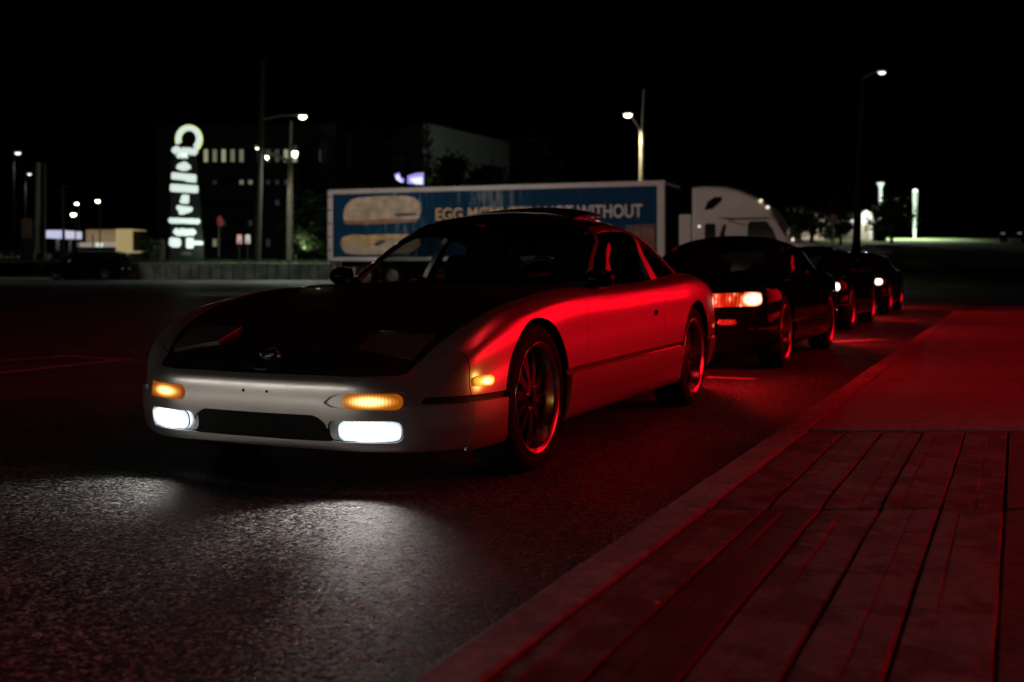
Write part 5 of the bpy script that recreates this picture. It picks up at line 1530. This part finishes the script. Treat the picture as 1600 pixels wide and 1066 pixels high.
SEDP = [(-2.25, .4), (-2.3, .65), (-2.15, .85), (-1.1, .98), (-.35, 1.40), (.2, 1.46), (1.0, 1.42), (1.75, 1.05), (2.25, .98), (2.32, .6), (2.25, .38), (-2.2, .34)]
sdx = PX(1585, 372, 93)
sn = boxy('parked_car', 'barely visible dark car with dim headlamps at the far right edge', (sdx[0], 93, bank_z(sdx[0], 93)), math.radians(60), 4.6, SEDP, [[(-.75, 1.0), (-.25, 1.36), (.3, 1.40), (.3, 1.0)], [(.4, 1.0), (.4, 1.40), (.95, 1.36), (1.4, 1.02)]], 1.8, (-1.4, 1.4), .33, BLACKP)
for sg in (-1, 1): MB().ell((-2.24, sg * .62, .70), (.06, .18, .09)).build('headlamp', lamp_mat('dim_headlamp', (.9, .9, .85), .12), sn, True)

# ------------------------------------------------------------------ litter on the pavement and weeds in the gutter
lt = thing('litter', 'small crumpled red scrap lying on the planks', 'litter', KY(2.42, .42, Z0 + .004)); lt.location.x = PX(1025, 945, 2.42)[0]
r9 = random.Random(9); sc2 = MB()
pts = [(math.cos(k * 1.047) * r9.uniform(.006, .011), math.sin(k * 1.047) * r9.uniform(.005, .009), r9.uniform(-.002, .009)) for k in range(6)]
sc2.add([(0, 0, .006)] + pts, [(0, k + 1, (k + 1) % 6 + 1) for k in range(6)])
sc2.build('scrap', mat('red_scrap', (.75, .10, .12), .5), lt)
gw = MB()
for k in range(90):
    s = r9.choice((r9.uniform(-.2, 1.4), r9.uniform(-.2, 12))); d = r9.uniform(-.03, -.004); p = KP(s, d, 0.0)
    h = r9.uniform(.05, .165); lx, ly = r9.uniform(-.05, .05), r9.uniform(-.05, .05)
    wv = Vector((r9.uniform(-1, 1), r9.uniform(-1, 1), 0)).normalized() * .0022
    q = p + Vector((lx * .4, ly * .4, h * .6)); t = p + Vector((lx, ly, h))
    gw.add([p - wv, p + wv, q + wv * .7, q - wv * .7, t], [(0, 1, 2, 3), (3, 2, 4)])
tag(gw.build('gutter_weeds', mat('dry_weed', (.16, .13, .06), .8)), kind='stuff', label='dry weeds and grass blades growing along the kerb gutter')

# ------------------------------------------------------------------ added unseen car park lamps and flood masts, and the added glow row behind the camera
MASTM = STEEL
def mast(label, x, y, z, power, col, hsz=.07, es=45, tgt=None, size=60, big=None):
    e = thing('added_mast', label, 'street lamp', (x, y, 0))  # every mast here stands out of view
    MB().tube([(0, 0, 0), (0, 0, z + .2)], [.10, .07], 10).build('shaft', STEEL, e, True)
    MB().ell((0, 0, z), (hsz, hsz, hsz * .6)).build('lamp_glass', lamp_mat('mast_glass', col, es), e, True)
    if tgt is not None and power: spot('added_flood', e, (0, 0, z - .2), Vector(tgt) - Vector((x, y, 0)), power, col, size, .5, .15)
    return e
mast('assumed unseen flood mast left of the road throwing warm light on the trailer', -17, 27, 7.5, 9500, (1, .88, .76), tgt=(.5, 43.5, 2.6), size=54)  # mast added out of view to light the trailer side
mast('assumed car park lamp behind the camera at left with a beam added for planks', -7.5, -6, 6.5, 700, (.95, .93, 1), tgt=(1.35, 2.2, 0), size=19)  # narrow beam added only to whiten kerb and planks
mast('assumed unseen car park lamp behind the camera at right', 9.5, -7, 7.0, 0, (1, .95, .85))  # assumed lamp, its glowing head added for glints on the cars
mast('assumed unseen car park lamp beyond the pavement, nearer one', 15.5, 12.5, 7.5, 0, (1, .93, .8))  # unseen glowing head added to glint in the car paint
mast('assumed unseen car park lamp beyond the pavement, middle one', 19.5, 22, 8.0, 0, (1, .93, .8))  # second unseen head added for paint glints
mast('assumed unseen car park lamp beyond the pavement, farther one', 27, 31, 9.0, 0, (1, .95, .85))  # third unseen head, likewise added for glints
mast('added unseen flood mast left of the road throwing light on the stone wall', -33, 46, 8.0, 6000, (.92, 1, .86), tgt=(-24, 79, 2), size=62)  # second mast added out of view to brighten the stone wall
row = thing('bumper_glow_row', 'added unseen row of glowing panels behind the camera that lights the bumper', 'building', (-13, -3.5, 0), math.radians(-54))  # unseen row added so the bumper has something bright to reflect
MB().box((0, -2, 1.9), (16, 3.8, 3.8)).build('wall', WALLM, row)
for k in range(7):
    MB().box((-6.2 + k * 1.9 + (k % 3) * .3, .06, 1.25 + (k % 2) * .12), (.16 + .08 * (k % 3), .08, .035)).build('glint_bar', lamp_mat('glint_bar_glow', (1, .97, .9), 26), row)  # small bright bars added for glints on the bumper
    MB().box((-6.6 + k * 2.2, -.08, .62), (1.7, .1, .95)).build('glow_panel', lamp_mat('glow_panel_white', (1, .93, .80), [5.0, 7.0, 4.0, 7.8, 5.0, 6.0, 3.5][k]), row)

wp = thing('hall_fill_lamp', 'added hidden lamp washing the pale hall behind the trailer', 'lamp', (-4.5, 112, 1.9))  # lamp added out of sight to make the hall visible
MB().box((0, 0, .3), (.5, .3, .3)).box((0, 0, .05), (.1, .1, .3)).build('lamp_body', STEEL, wp)
spot('added_flood', wp, (0, .3, .6), (0.5, 34, 9), 4500, (.85, 1, .82), 70)
